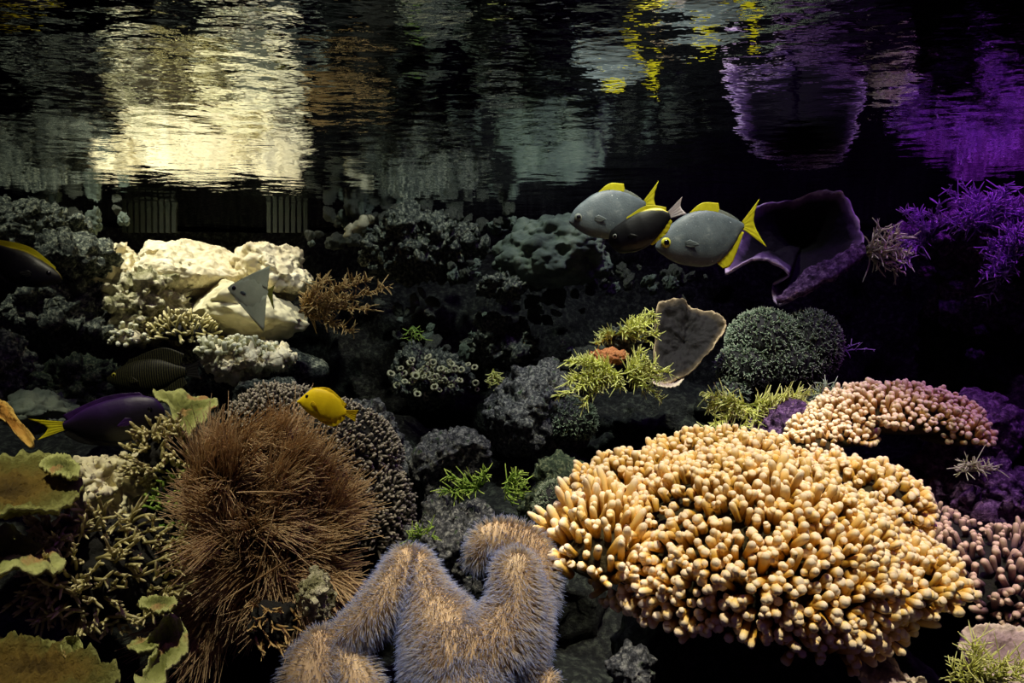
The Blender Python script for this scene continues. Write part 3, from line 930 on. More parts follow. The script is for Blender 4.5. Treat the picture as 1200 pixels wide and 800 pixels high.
# ------------------------------------------------------------------ fuzzy lobed soft coral
def fuzzy(label, paths, nstr, slen, base, name='fuzzy_coral', rad=0.00055):
    base = P(*base)
    t = empty(name, base, label, 'coral')
    bodies, S, SN, SR = [], [], [], []
    curves = []
    for path in paths:
        q = np.array([np.append(P(a, b, d), r / F * d) for a, b, d, r in path])
        c = crom(q, 26)
        # rounded ends
        curves.append(c)
        K = len(c)
        R = c[:, 3].copy()
        pts = c[:, :3]
        e0 = norm(pts[0] - pts[1])
        e1 = norm(pts[-1] - pts[-2])
        ext0 = [pts[0] + e0 * R[0] * f for f in (0.95, 0.75, 0.4)]
        ext1 = [pts[-1] + e1 * R[-1] * f for f in (0.4, 0.75, 0.95)]
        pp = np.vstack([ext0, pts, ext1])
        rr = np.concatenate([[R[0] * .1, R[0] * .66, R[0] * .92], R, [R[-1] * .92, R[-1] * .66, R[-1] * .1]])
        bodies.append(tubes(pp[None], rr[None], 18))
        # surface samples
        seg = np.linalg.norm(np.diff(pp, axis=0), axis=1)
        wgt = np.append(seg, seg[-1]) * rr
        wgt[:4] = R[0] ** 2 / 4
        wgt[-4:] = R[-1] ** 2 / 4
        m = int(nstr * wgt.sum() / 0.01)
        k = RNG.choice(len(pp), m, p=wgt / wgt.sum())
        tg = np.empty_like(pp)
        tg[1:-1] = pp[2:] - pp[:-2]
        tg[0] = pp[1] - pp[0]
        tg[-1] = pp[-1] - pp[-2]
        tg = norm(tg)
        ref = norm(RNG.normal(0, 1, (m, 3)))
        nn = norm(ref - tg[k] * (ref * tg[k]).sum(1)[:, None])
        cap0, cap1 = k < 4, k >= len(pp) - 4
        cn = nn.copy()
        cn[cap0] = norm(nn[cap0] + e0 * 0.9)
        cn[cap1] = norm(nn[cap1] + e1 * 0.9)
        jit = tg[k] * (RNG.uniform(-0.5, 0.5, m) * seg[np.minimum(k, len(seg) - 1)])[:, None]
        sp = pp[k] + jit + nn * rr[k][:, None] * 0.97
        for msk, e, q0, r0 in ((cap0, e0, pts[0], R[0]), (cap1, e1, pts[-1], R[-1])):
            h = norm(RNG.normal(0, 1, (m, 3)))
            h = h * np.where((h @ e) < 0, -1.0, 1.0)[:, None]
            sp[msk] = q0 + h[msk] * r0 * 0.95
            cn[msk] = h[msk]
        S.append(sp)
        SN.append(cn)
        SR.append(np.full(m, len(curves) - 1))
    S, SN, SR = np.concatenate(S), np.concatenate(SN), np.concatenate(SR)
    ok = SN[:, 1] < 0.6
    for j, c in enumerate(curves):
        dist = np.linalg.norm(S[:, None, :] - c[None, :, :3], axis=2) - c[None, :, 3] * 0.9
        ok &= (SR == j) | (dist.min(1) > 0)
    S, SN = S[ok], SN[ok]
    V, Fc, _ = join(bodies)
    link('body', make_mesh('body', V - base, Fc, M['fuzz_core']), t)
    n = len(S)
    lump = fbm(S / 0.02, 2, 5)[:, None]
    flow = np.stack([vnoise(S / 0.03, 91), vnoise(S / 0.03, 92), vnoise(S / 0.03, 93)], 1) * 0.18
    d = norm(SN + flow + RNG.normal(0, 0.09, (n, 3)))
    bend = np.array([0, 0, -0.28]) + RNG.normal(0, 0.08, (n, 3))
    V, Fc, A = strands(S - base, d, slen * RNG.uniform(0.65, 1.2, n), rad, 4, 3, bend, 0.45)
    o = link('polyp_fuzz', make_mesh('polyp_fuzz', V, Fc, M['fuzz'], {'tip': A}), t)
    o['kind'] = 'stuff'
    return t


fuzzy('beige fuzzy soft coral with upright lobes at the bottom centre', [
    [(402, 748, .985, 16), (436, 722, .985, 21), (462, 690, 1.0, 22), (478, 662, 1.02, 20)],
    [(486, 664, 1.02, 20), (500, 702, 1.0, 28), (522, 748, .97, 48), (538, 800, .95, 62)],
    [(530, 775, .95, 50), (575, 756, .96, 42), (602, 712, .98, 28), (604, 668, 1.0, 22)],
    [(624, 706, 1.05, 22), (630, 668, 1.07, 22), (612, 640, 1.09, 22), (578, 632, 1.10, 20), (564, 648, 1.10, 14)],
    [(600, 770, .98, 34), (612, 730, 1.0, 28), (618, 700, 1.03, 22)]],
    15000, 0.0150, (530, 830, 0.97), rad=0.0004)
fuzzy('dim grey-brown fuzzy soft coral lobe in shade at the bottom left of the beige one', [
    [(372, 830, .95, 36), (368, 790, .96, 32), (378, 760, .98, 22)],
    [(420, 830, .95, 30), (415, 795, .96, 26), (400, 775, .97, 20)]],
    13000, 0.0150, (390, 850, 0.96), rad=0.0004)
fuzzy('small round olive fuzzy polyp at the bottom edge right of the beige coral', [
    [(636, 820, .97, 20), (638, 800, .97, 16)]], 7000, 0.010, (637, 830, 0.97), name='fuzzy_polyp')


# ------------------------------------------------------------------ star polyp mound and other short-tentacled mats
def star_mound(label, lobes, spacing, tl, m, core, name='star_polyp_coral', ns=6, rad=0.0011):
    base = np.mean([L.c for L in lobes], 0)
    base[2] = min(L.c[2] - L.r[2] * 0.6 for L in lobes)
    t = empty(name, base, label, 'coral')
    V, Fc, _ = dome_core(lobes, 0.98)
    link('base', make_mesh('base', V - base, Fc, core), t)
    p, n, w = lobe_samples(lobes, spacing, -0.75)
    N = len(p)
    p = np.repeat(p, ns, 0)
    n = np.repeat(n, ns, 0)
    d = norm(n + RNG.normal(0, 0.65, (N * ns, 3)))
    V, Fc, A = strands(p - base, d, tl * RNG.uniform(0.6, 1.3, N * ns), rad, 3, 3, None, 0.7)
    o = link('polyps', make_mesh('polyps', V, Fc, m, {'tip': A}), t)
    o['kind'] = 'stuff'
    return t


star_mound('grey-green star polyp mound with two humps right of the dark plate coral',
           [Lobe(895, 400, 1.95, 40, 36, 0.09), Lobe(948, 405, 1.95, 34, 40, 0.09), Lobe(872, 430, 1.92, 30, 26, 0.07),
            Lobe(920, 425, 1.93, 50, 26, 0.08), Lobe(858, 460, 1.88, 18, 14, 0.04)], 0.0115, 0.0105, M['star'], M['star_core'], ns=5, rad=0.0017)
star_mound('short green turf coral on the grey slab in the middle', [Lobe(668, 492, 1.90, 30, 26, 0.07)], 0.011, 0.009, M['star'], M['star_core'],
           name='turf_coral')
star_mound('green turf coral left of the big cream finger coral', [Lobe(652, 600, 1.32, 24, 34, 0.05)], 0.0075, 0.008, M['star'], M['star_core'],
           name='turf_coral', rad=0.0008)


# ------------------------------------------------------------------ frond corals
def frond_coral(label, px, py, d, fan, m, blen=0.05, nleaf=26, leaf=0.016, rad=0.0013, name='frond_coral', group=None, leaf_r=0.0011,
                droop=-0.15, fade=1.0):
    """fan: list of (angle in the picture plane in degrees, length factor, lean towards the viewer)"""
    base = P(px, py, d)
    t = empty(name, base, label, 'coral', group)
    for (ang, f, lean) in fan:
        a = math.radians(ang)
        dr = norm(np.array([math.cos(a), -lean, math.sin(a)]))
        L = blen * f
        K = 10
        tt = np.linspace(0, 1, K)
        bend = np.array([RNG.normal(0, 0.1), RNG.normal(0, 0.1), droop + RNG.normal(0, 0.08)])
        pts = dr[None] * L * tt[:, None] + bend[None] * L * (tt ** 2)[:, None]
        parts = [tubes(pts[None], (rad * 1.5 * (1 - 0.6 * tt))[None], 5)]
        n = int(nleaf * 1.4 * f)
        u = RNG.uniform(0.12, 1.0, n)
        root = dr[None] * L * u[:, None] + bend[None] * L * (u ** 2)[:, None]
        side = norm(RNG.normal(0, 1, (n, 3)))
        side = norm(side - dr[None] * (side @ dr)[:, None])
        dd = norm(dr[None] * 0.75 + side * 0.95)
        ll = leaf * 1.15 * RNG.uniform(0.5, 1.25, n) * (1.15 - 0.4 * u)
        v, fc, A = strands(root, dd, ll, leaf_r * 0.78, 6, 4, RNG.normal(0, 0.42, (n, 3)) + np.array([0, 0, 0.05]), 0.7)
        parts.append((v, fc, 0.35 + 0.65 * A))
        V, Fc, A = join(parts)
        link('frond', make_mesh('frond', V, Fc, m, {'tip': A}), t)
    return t


def fan(a0, a1, n, f0=0.75, f1=1.15):
    return [(a0 + (a1 - a0) * (k + 0.5) / n + RNG.normal(0, 4), RNG.uniform(f0, f1), RNG.uniform(0.1, 0.8)) for k in range(n)]


rock('sponge', 'orange sponge lump between the yellow-green fronds', 712, 418, 1.76, 22, 11, M['orange'], 5, 71, 0.03, 0.3, 0.012, 0.02, cat='sponge')
rock('rock', 'small dark grey rock beneath the upper fronds by the orange sponge', 728, 402, 1.83, 22, 16, M['stone'], 5, 72, 0.04, 0.3, 0.02, 0.03)
rock('boulder', 'dark ledge holding the orange sponge and the fronds', 735, 430, 1.98, 60, 26, M['reef'], 5, 73, 0.1, 0.3, 0.02, 0.05)
frond_coral('bright yellow-green frond coral left of the orange sponge', 722, 434, 1.72, fan(152, 212, 8, 0.7, 1.15) + fan(215, 300, 4, 0.3, 0.42), M['lime'], 0.118, 60, 0.0175,
            leaf_r=0.0019, droop=-0.08)
frond_coral('bright yellow-green frond coral right of the orange sponge, reaching the dark plate', 732, 436, 1.72, fan(-40, 58, 9, 0.6, 1.1), M['lime'],
            0.080, 44, 0.0175, leaf_r=0.0019, droop=-0.08)
frond_coral('green frond coral above the orange sponge', 722, 392, 1.80, fan(5, 45, 6) + fan(150, 210, 3, 0.4, 0.6), M['lime'], 0.095, 46, 0.0165, leaf_r=0.0019)
t = frond_coral('long pale lime feathery coral below the star polyp mound', 878, 474, 1.72, fan(165, 200, 4, 0.7, 1.1) + fan(-20, 22, 5, 0.7, 1.1) + fan(200, 330, 4, 0.4, 0.6),
                M['lime'], 0.112, 60, 0.021, leaf_r=0.0019, droop=-0.02)
frond_coral('green fern-like coral in front of the grey pointed rock', 565, 570, 1.42, fan(150, 200, 3, 0.8, 1.1) + fan(60, 120, 2, 0.4, 0.6), M['green_frond'],
            0.070, 30, 0.016, leaf_r=0.0017, droop=0)
frond_coral('green fern-like coral right of the other fern, its fronds bending down', 592, 565, 1.41, fan(-80, 60, 6, 0.5, 0.75), M['green_frond'], 0.062, 30, 0.014,
            leaf_r=0.0017, droop=-0.3)
frond_coral('brown branching sea fan in front of the dark cave right of the pale rocks', 350, 366, 2.42, fan(-8, 48, 9, 0.6, 1.2), M['brown_frond'], 0.245, 64, 0.025,
            leaf_r=0.0026, droop=-0.05, name='sea_fan')
frond_coral('pale white-green frond tuft at the rim of the violet plate coral', 1010, 296, 1.99, fan(-40, 55, 9, 0.7, 1.1), M['pale_frond'], 0.115, 16, 0.026, leaf_r=0.0028)
frond_coral('pale green grassy frond tuft in the bottom right corner', 1150, 800, 0.98, fan(35, 165, 11, 0.7, 1.1), M['lime'], 0.060, 20, 0.022, leaf_r=0.0011)
frond_coral('tiny yellow frond hanging below the button polyp rock', 578, 432, 2.15, fan(240, 300, 3, 0.6, 1.0), M['lime'], 0.055, 14, 0.018, leaf_r=0.0022)
frond_coral('tiny green frond tuft on the dark rock above the button polyps', 484, 382, 2.2, fan(200, 340, 4, 0.5, 0.8), M['green_frond'], 0.06, 12, 0.018, leaf_r=0.0020)
frond_coral('small yellowish frond tuft between the nubby coral and the fuzzy lobes', 496, 632, 1.28, fan(10, 170, 5, 0.5, 0.8), M['green_frond'], 0.04, 14, 0.014,
            leaf_r=0.0013)
frond_coral('small pale green frond tuft below the violet slab at the right', 1140, 552, 1.40, fan(0, 180, 6, 0.5, 0.9), M['pale_frond'], 0.045, 16, 0.016, leaf_r=0.0014)
frond_coral('small teal frond tuft at the left top of the pale finger coral', 965, 466, 1.66, fan(20, 170, 5, 0.5, 0.9), M['star'], 0.045, 16, 0.018, leaf_r=0.0018)
frond_coral('violet-lit feathery tuft on the upper right boulder, nearest the waterline', 1150, 270, 2.06, fan(20, 170, 16, 0.6, 1.2), M['violet_frond'], 0.15, 30, 0.024,
            leaf_r=0.0024, name='feather_coral')
frond_coral('violet-lit feathery tuft at the right edge of the upper right boulder', 1195, 300, 2.02, fan(60, 230, 14, 0.6, 1.2), M['violet_frond'], 0.13, 30, 0.024,
            leaf_r=0.0024, name='feather_coral')
frond_coral('violet-lit feathery tuft reaching left from the upper right boulder', 1090, 280, 2.10, fan(90, 220, 12, 0.6, 1.2), M['violet_frond'], 0.11, 26, 0.022,
            leaf_r=0.0022, name='feather_coral')
frond_coral('tiny violet-lit twig right of the star polyp mound', 985, 412, 1.95, [(12, 1.2, 0.1), (35, 0.8, 0.1)], M['violet_frond'], 0.07, 5, 0.012, leaf_r=0.0016,
            name='twig_coral')

# button polyps: rings on the rock
bt = empty('button_polyps', P(505, 440, 2.10), 'cluster of pale ring-shaped button polyps on the encrusted rock', 'coral')
a = np.linspace(0, 2 * PI, 15)
ringpts = np.stack([np.cos(a), 0 * a, np.sin(a)], 1)
V, Fc, A = tubes(ringpts[None] * 0.0072, np.full((1, 15), 0.0030), 6)
ringme = make_mesh('ring', V, Fc, M['pale_frond'], {'tip': np.full(len(V), 0.4)})
for k in range(60):
    px, py = RNG.normal(515, 24), RNG.normal(440, 11)
    o = link('ring', ringme, bt, P(px, py, 2.13 + RNG.uniform(-0.02, 0.02)) - P(505, 440, 2.10))
    o.rotation_euler = (RNG.uniform(-0.9, 0.2), RNG.uniform(-0.6, 0.6), RNG.uniform(-0.5, 0.5))
    s = RNG.uniform(0.7, 1.25)
    o.scale = (s, s, s)

# pale roots near the waterline
for path, lab in (([(398, 219, 2.62, 5), (418, 227, 2.6, 6), (440, 238, 2.6, 4)], 'x'),
                  ([(406, 276, 2.5, 6), (424, 262, 2.5, 7), (438, 254, 2.52, 5)], 'pale bare root stump under the waterline above the brown sea fan')):
    if lab == 'x':
        continue
    q = crom(np.array([np.append(P(a_, b_, d_), r_ / F * d_) for a_, b_, d_, r_ in path]), 14)
    q[0, 3] = q[-1, 3] = 0.004
    q[:, :3] += RNG.normal(0, 0.004, (14, 3))
    V, Fc, _ = tubes(q[None, :, :3], q[None, :, 3], 9)
    tag(link('root', make_mesh('root', V - q[0, :3], Fc, M['log']), None, q[0, :3]), lab, 'wood')


# ------------------------------------------------------------------ sheet-like plate corals
def sheet(label, outline, centre, m, thick=0.008, rough=0.01, cup=(0, 0, 0), seed=1, name='plate_coral', nang=150, nring=24, frill=0.0, rugged=0.006,
          fn=14, cat='coral'):
    pts = np.array([P(*q) for q in outline])
    c = P(*centre)
    ol = crom(pts, nang, True)
    nrm = np.zeros(3)
    for k in range(nang):
        nrm += np.cross(ol[k] - c, ol[(k + 1) % nang] - c)
    nrm = nrm / np.linalg.norm(nrm)
    if nrm[1] > 0:
        nrm = -nrm
    rho = np.linspace(0.02, 1, nring)
    G = c[None, None] + (ol - c)[None] * rho[:, None, None]
    G = G + np.array(cup)[None, None] * (1 - rho ** 2)[:, None, None]
    flat = G.reshape(-1, 3)
    sc = np.linalg.norm(ol - c, axis=1).mean()
    h = rough * fbm(flat / (sc * 0.28) + seed, 5, seed)
    h = h + rugged * (0.5 - worley(flat / (sc * 0.10) + seed, seed)) + 0.5 * rugged * fbm(flat / (sc * 0.06), 3, seed)
    th = np.tile(np.arange(nang) * 2 * PI / nang, nring)
    rr = np.repeat(rho, nang)
    h = h + frill * np.sin(th * fn + 2 * fbm(flat / sc + 5, 2, seed)) * rr ** 3
    radial = (flat - c) / sc
    edge = (0.05 * sc * fbm(np.stack([np.cos(th) * 6, np.sin(th) * 6, th * 0 + seed], 1), 4, seed)) * rr ** 2
    flat = flat + nrm[None] * h[:, None] + norm(radial) * edge[:, None]
    tk = thick * (1 - 0.55 * rr ** 3)
    top = flat + nrm[None] * (tk / 2)[:, None]
    bot = flat - nrm[None] * (tk / 2)[:, None]
    n = nring * nang
    idx = np.arange(n).reshape(nring, nang)
    a, b = idx[:-1], np.roll(idx[:-1], -1, 1)
    d, e = idx[1:], np.roll(idx[1:], -1, 1)
    f1 = np.stack([a, b, e, d], -1).reshape(-1, 4)
    f2 = np.stack([a, d, e, b], -1).reshape(-1, 4) + n
    r = idx[-1]
    f3 = np.stack([r, np.roll(r, -1), np.roll(r, -1) + n, r + n], -1)
    r0 = idx[0]
    f4 = np.stack([np.roll(r0, -1), r0, r0 + n, np.roll(r0, -1) + n], -1)
    V = np.concatenate([top, bot])
    # orient outward
    o = link(name, make_mesh(name, V - c, np.concatenate([f1, f2, f3, f4]), m, {'rim': np.concatenate([rr, rr])}), None, c)
    return tag(o, label, cat)


sheet('dark brown upright plate coral with a pale rim right of the lime fronds',
      [(772, 356, 1.90), (800, 352, 1.92), (812, 360, 1.92), (838, 366, 1.90), (851, 380, 1.86), (838, 404, 1.84), (818, 428, 1.82), (795, 444, 1.80),
       (772, 450, 1.80), (766, 430, 1.84), (768, 390, 1.88)], (802, 402, 1.885), M['plate_dark'], 0.012, 0.02, seed=3, rugged=0.003)
sheet('thin mauve plate coral tucked under the dark brown plate',
      [(764, 446, 1.79), (780, 434, 1.84), (800, 440, 1.83), (797, 450, 1.78), (780, 454, 1.76)], (782, 446, 1.84), M['plate_mauve'], 0.006, 0.006, seed=4)
sheet('large violet plate coral, coloured as shaded with a lit rim, under the waterline behind the right silver fish',
      [(985, 226, 2.12), (1002, 255, 2.08), (1011, 290, 2.02), (975, 322, 2.0), (915, 354, 1.98), (905, 335, 2.04), (925, 321, 1.98), (902, 306, 1.98),
       (880, 303, 1.98), (850, 318, 1.98), (862, 285, 2.1), (880, 250, 2.16), (930, 236, 2.2)], (940, 285, 2.30), M['plate_violet_shaded'], 0.02, 0.03, seed=5)
sheet('violet-lit thick ledge along the lower rim of the big violet plate',
      [(1012, 288, 1.97), (1008, 304, 1.95), (965, 328, 1.93), (920, 352, 1.93), (912, 350, 1.97), (945, 322, 2.0), (985, 298, 2.0)], (965, 318, 1.98),
      M['rock_violet_lit'], 0.03, 0.015, seed=6, name='ledge_coral')
sheet('broad olive-yellow plate coral with a green rim at the left edge',
      [(-60, 548, 1.22), (-10, 532, 1.30), (40, 536, 1.32), (80, 538, 1.30), (95, 552, 1.24), (90, 578, 1.16), (60, 594, 1.11), (20, 602, 1.08),
       (-30, 604, 1.06), (-80, 590, 1.10)], (10, 572, 1.19), M['plate_olive'], 0.014, 0.03, (0, 0, -0.012), seed=7, rugged=0.012)
sheet('small green plate coral shelf on top of the olive-yellow plate',
      [(46, 545, 1.22), (70, 533, 1.26), (92, 545, 1.24), (90, 558, 1.18), (66, 556, 1.18)], (70, 548, 1.22), M['plate_green'], 0.008, 0.008, seed=8)
sheet('light green ruffled plate coral in front of the striped fish',
      [(178, 458, 1.62), (200, 460, 1.64), (225, 462, 1.66), (247, 466, 1.64), (256, 474, 1.60), (245, 486, 1.56), (232, 500, 1.52), (212, 512, 1.50),
       (204, 498, 1.52), (198, 476, 1.56)], (218, 482, 1.60), M['plate_green'], 0.010, 0.014, frill=0.004, fn=9, seed=9)
sheet('orange-brown plate coral edge at the left frame edge',
      [(-40, 470, 1.5), (-5, 466, 1.48), (12, 476, 1.44), (22, 492, 1.40), (40, 512, 1.36), (34, 522, 1.35), (18, 508, 1.36), (0, 490, 1.40), (-40, 500, 1.42)],
      (0, 486, 1.45), M['plate_orange'], 0.010, 0.012, seed=10)
sheet('crinkled olive plate coral in the bottom left corner',
      [(-60, 760, 1.02), (0, 750, 1.06), (50, 752, 1.08), (92, 764, 1.05), (128, 776, 1.02), (140, 800, 0.97), (90, 830, 0.93), (0, 840, 0.90), (-70, 820, 0.93)],
      (40, 785, 1.02), M['plate_olive'], 0.012, 0.03, frill=0.006, fn=11, seed=11, rugged=0.016)
sheet('green cup-shaped plate coral at the bottom left right of the crinkled plate',
      [(150, 756, 1.12), (178, 742, 1.12), (202, 722, 1.12), (220, 740, 1.08), (218, 766, 1.04), (196, 782, 1.0), (190, 800, .98), (160, 805, .97),
       (172, 776, 1.02), (184, 760, 1.05), (164, 764, 1.06)], (196, 758, 1.10), M['plate_green'], 0.010, 0.014, seed=12)
sheet('round thin green plate coral standing above the crinkled plate',
      [(72, 756, 1.06), (80, 746, 1.07), (94, 750, 1.07), (97, 762, 1.05), (88, 772, 1.04), (75, 770, 1.04)], (84, 760, 1.075), M['plate_green'], 0.006,
      0.004, seed=13)
sheet('olive frilled plate coral at the left edge below the broad olive plate',
      [(-50, 640, 1.16), (0, 622, 1.22), (30, 626, 1.22), (48, 640, 1.18), (78, 656, 1.12), (60, 668, 1.08), (25, 668, 1.06), (-50, 690, 1.04)],
      (10, 650, 1.15), M['plate_green'], 0.010, 0.02, frill=0.006, fn=8, seed=14)
sheet('thin olive ledge coral beneath the antler branches', [(162, 706, 1.10), (185, 700, 1.12), (206, 702, 1.10), (204, 712, 1.06), (182, 716, 1.05)],
      (186, 708, 1.09), M['plate_green'], 0.006, 0.006, seed=15)
sheet('mauve torn leaf-shaped plate coral at the bottom right under the finger coral',
      [(990, 752, 1.04), (1010, 758, 1.02), (1040, 764, 1.0), (1062, 792, .97), (1085, 800, .96), (1050, 812, .95), (1010, 800, .97), (1004, 780, 1.0)],
      (1030, 785, 1.02), M['plate_mauve'], 0.006, 0.012, frill=0.004, fn=7, seed=16)
sheet('brown plate coral behind the grassy frond tuft in the bottom right corner',
      [(1125, 745, 1.1), (1160, 730, 1.12), (1215, 738, 1.1), (1230, 790, 1.04), (1190, 800, 1.02), (1140, 790, 1.03)], (1170, 765, 1.1),
      M['plate_mauve'], 0.010, 0.015, seed=17)


# ------------------------------------------------------------------ fish
def fin_geo(basep, tipp, L, thick=0.0014, nu=20, nv=9, rays=26):
    b = crom(np.array(basep, float), nu)
    e = crom(np.array(tipp, float), nu)
    v = np.linspace(0, 1, nv)
    G = b[None] + (e - b)[None] * v[:, None, None]
    x, zz = G[..., 0] * L, G[..., 1] * L
    u = np.linspace(0, 1, nu)
    y = 0.0005 * np.sin(u * rays * PI)[None, :] * np.ones(nv)[:, None]
    tk = thick * (1.2 - 0.9 * v)[:, None] / 2 * np.ones((nv, nu))
    A = np.stack([x, y - tk, zz], -1).reshape(-1, 3)
    B = np.stack([x, y + tk, zz], -1).reshape(-1, 3)
    n = nu * nv
    f = grid(nu, nv)
    idx = np.arange(n).reshape(nv, nu)
    rim = np.concatenate([idx[0], idx[1:, -1], idx[-1, -2::-1], idx[-2:0:-1, 0]])
    r2 = np.roll(rim, -1)
    f3 = np.stack([rim, rim + n, r2 + n, r2], -1)
    return np.concatenate([A, B]), np.concatenate([f, f[:, ::-1] + n, f3])


def fish(name, label, L, top, bot, width, m, fins, eye, loc, pitch, yaw=0, group=None, flip=False, back=None, gill=True):
    """local frame: nose at x=0, tail base at x=L, facing -x; profile points are (x/L, z/L)"""
    t = empty(name, loc, label, 'fish', group)
    ns, nc = 44, 24
    s = (1 - np.cos(np.linspace(0, PI, ns))) / 2
    s = 0.5 * s + 0.5 * np.linspace(0, 1, ns)

    def prof(pts):
        q = crom(np.array(pts, float), 200)
        return np.interp(s, q[:, 0], q[:, 1])
    zt, zb = prof(top), prof(bot)
    w = np.interp(s, [0, .05, .15, .35, .6, .85, 1], np.array([.10, .40, .75, 1.0, .82, .35, .16])) * width
    a = np.arange(nc) * 2 * PI / nc
    mid, half = (zt + zb) / 2, (zt - zb) / 2
    ca, sa = np.cos(a), np.sin(a)
    X = np.repeat(s, nc) * L
    Y = (w[:, None] * np.sign(sa) * np.abs(sa)[None] ** 1.15).ravel() * L
    Z = (mid[:, None] + half[:, None] * ca[None]).ravel() * L
    V = np.stack([X, Y, Z], 1)
    idx = np.arange(ns * nc).reshape(ns, nc)
    A_, B_ = idx[:-1], np.roll(idx[:-1], -1, 1)
    D_, C_ = idx[1:], np.roll(idx[1:], -1, 1)
    Fc = np.stack([A_, B_, C_, D_], -1).reshape(-1, 4)
    V = np.concatenate([V, [[-0.005 * L, 0, mid[0] * L], [L * 1.01, 0, mid[-1] * L]]])
    c0, c1 = ns * nc, ns * nc + 1
    f0 = np.stack([np.roll(idx[0], -1), idx[0], np.full(nc, c0), np.full(nc, c0)], -1)[:, :4]
    tri0 = np.stack([np.roll(idx[0], -1), idx[0], np.full(nc, c0)], -1)
    tri1 = np.stack([idx[-1], np.roll(idx[-1], -1), np.full(nc, c1)], -1)
    me = bpy.data.meshes.new('body')
    me.from_pydata(V.tolist(), [], [list(map(int, r)) for r in Fc] + [list(map(int, r)) for r in tri0] + [list(map(int, r)) for r in tri1])
    me.polygons.foreach_set('use_smooth', np.ones(len(me.polygons), dtype=bool))
    bk = np.tile((ca + 1) / 2, ns)
    if back:
        bk = back(np.repeat(s, nc), bk)
    bk = np.append(bk, [bk[0], bk[-1]])
    at = me.attributes.new('back', 'FLOAT', 'POINT')
    at.data.foreach_set('value', bk.astype(np.float32))
    me.materials.append(m)
    me.update()
    rt = bpy.data.objects.new('body', me)
    COL.objects.link(rt)
    rt.parent = t
    off = Vector((-L / 2, 0, 0))
    rt.location = off
    for fname, basep, tipp, fm in fins:
        V, Fc = fin_geo(basep, tipp, L)
        o = link(fname, make_mesh(fname, V, Fc, fm), t, off)
        if fm is not m:
            pass
    if eye:
        ex, ez, er, im = eye
        half_w = np.interp(ex, s, w)
        zc = np.interp(ex, s, mid)
        hh = np.interp(ex, s, half)
        k = max(0.0, 1 - ((ez - zc) / hh) ** 2) ** 0.55
        yw = half_w * k
        v, fc = ico(3)
        for sg in (-1, 1):
            o = link('eye', make_mesh('eye', v * np.array((er, er * 0.45, er)) * L, fc, im), t,
                     (ex * L - L / 2, sg * yw * L * 0.96, ez * L))
            p_ = link('pupil', make_mesh('pupil', v * np.array((er * .58, er * 0.3, er * .58)) * L, fc, M['eye_black']), o,
                      (0, sg * er * 0.28 * L, 0))
    # pectoral fins on both sides
    px_, pz_ = 0.30, float(np.interp(0.30, s, mid)) - 0.02
    wv = np.interp(0.30, s, w)
    V, Fc = fin_geo([(0, 0.018), (0, 0), (0, -0.018)], [(0.05, 0.045), (0.15, -0.01), (0.05, -0.045)], L, 0.001, 12, 6, 14)
    pm = {'moonyfish': M['pec'], 'surgeonfish': M['fin_black']}.get(name, fins[1][3])
    pme = make_mesh('pectoral_fin', V, Fc, pm)
    for sg in (-1, 1):
        o = link('pectoral_fin', pme, t, (px_ * L - L / 2, sg * wv * 0.98 * L, pz_ * L))
        o.rotation_euler = (0, math.radians(14), sg * math.radians(9))
    t.rotation_mode = 'XYZ'
    t.rotation_euler = (0, math.radians(pitch), math.radians(yaw + (180 if flip else 0)))
    return t


MOONY_T = [(0, .012), (.03, .055), (.115, .143), (.315, .24), (.466, .275), (.62, .262), (.763, .205), (.89, .115), (1, .028)]
MOONY_B = [(0, -.012), (.03, -.062), (.154, -.194), (.305, -.278), (.504, -.335), (.663, -.305), (.82, -.205), (.947, -.072), (1, -.03)]
MOONY_F = [
    ('tail_fin', [(.98, .032), (1.0, 0), (.98, -.034)], [(1.24, .235), (1.12, -.0), (1.19, -.29)], M['fin_yellow']),
    ('dorsal_fin', [(.44, .262), (.58, .262), (.78, .19)], [(.47, .285), (.62, .345), (.79, .30)], M['fin_yellow']),
    ('back_fin_edge', [(.76, .19), (.86, .13), (.95, .05)], [(.78, .235), (.88, .16), (.97, .065)], M['fin_grey']),
    ('anal_fin', [(.60, -.30), (.76, -.22), (.95, -.05)], [(.66, -.40), (.77, -.37), (.985, -.075)], M['fin_yellow'])]


def at_px(px, py, d):
    return tuple(P(px, py, d))


pitchs = -14.5
fish('moonyfish', 'silver fish with yellow fins, rightmost of the three, facing left', .186, MOONY_T, MOONY_B, .085, M['silver'], MOONY_F,
     (.112, .022, .056, M['eye_gold']), at_px(820, 277, 1.60), pitchs, 4, 'silver yellow-finned fish')
fish('moonyfish', 'silver fish with yellow fins, leftmost of the three, partly behind the black one', .172, MOONY_T, MOONY_B, .085, M['silver'], MOONY_F,
     (.112, .022, .05, M['fin_grey']), at_px(712, 249, 1.70), pitchs, 8, 'silver yellow-finned fish')

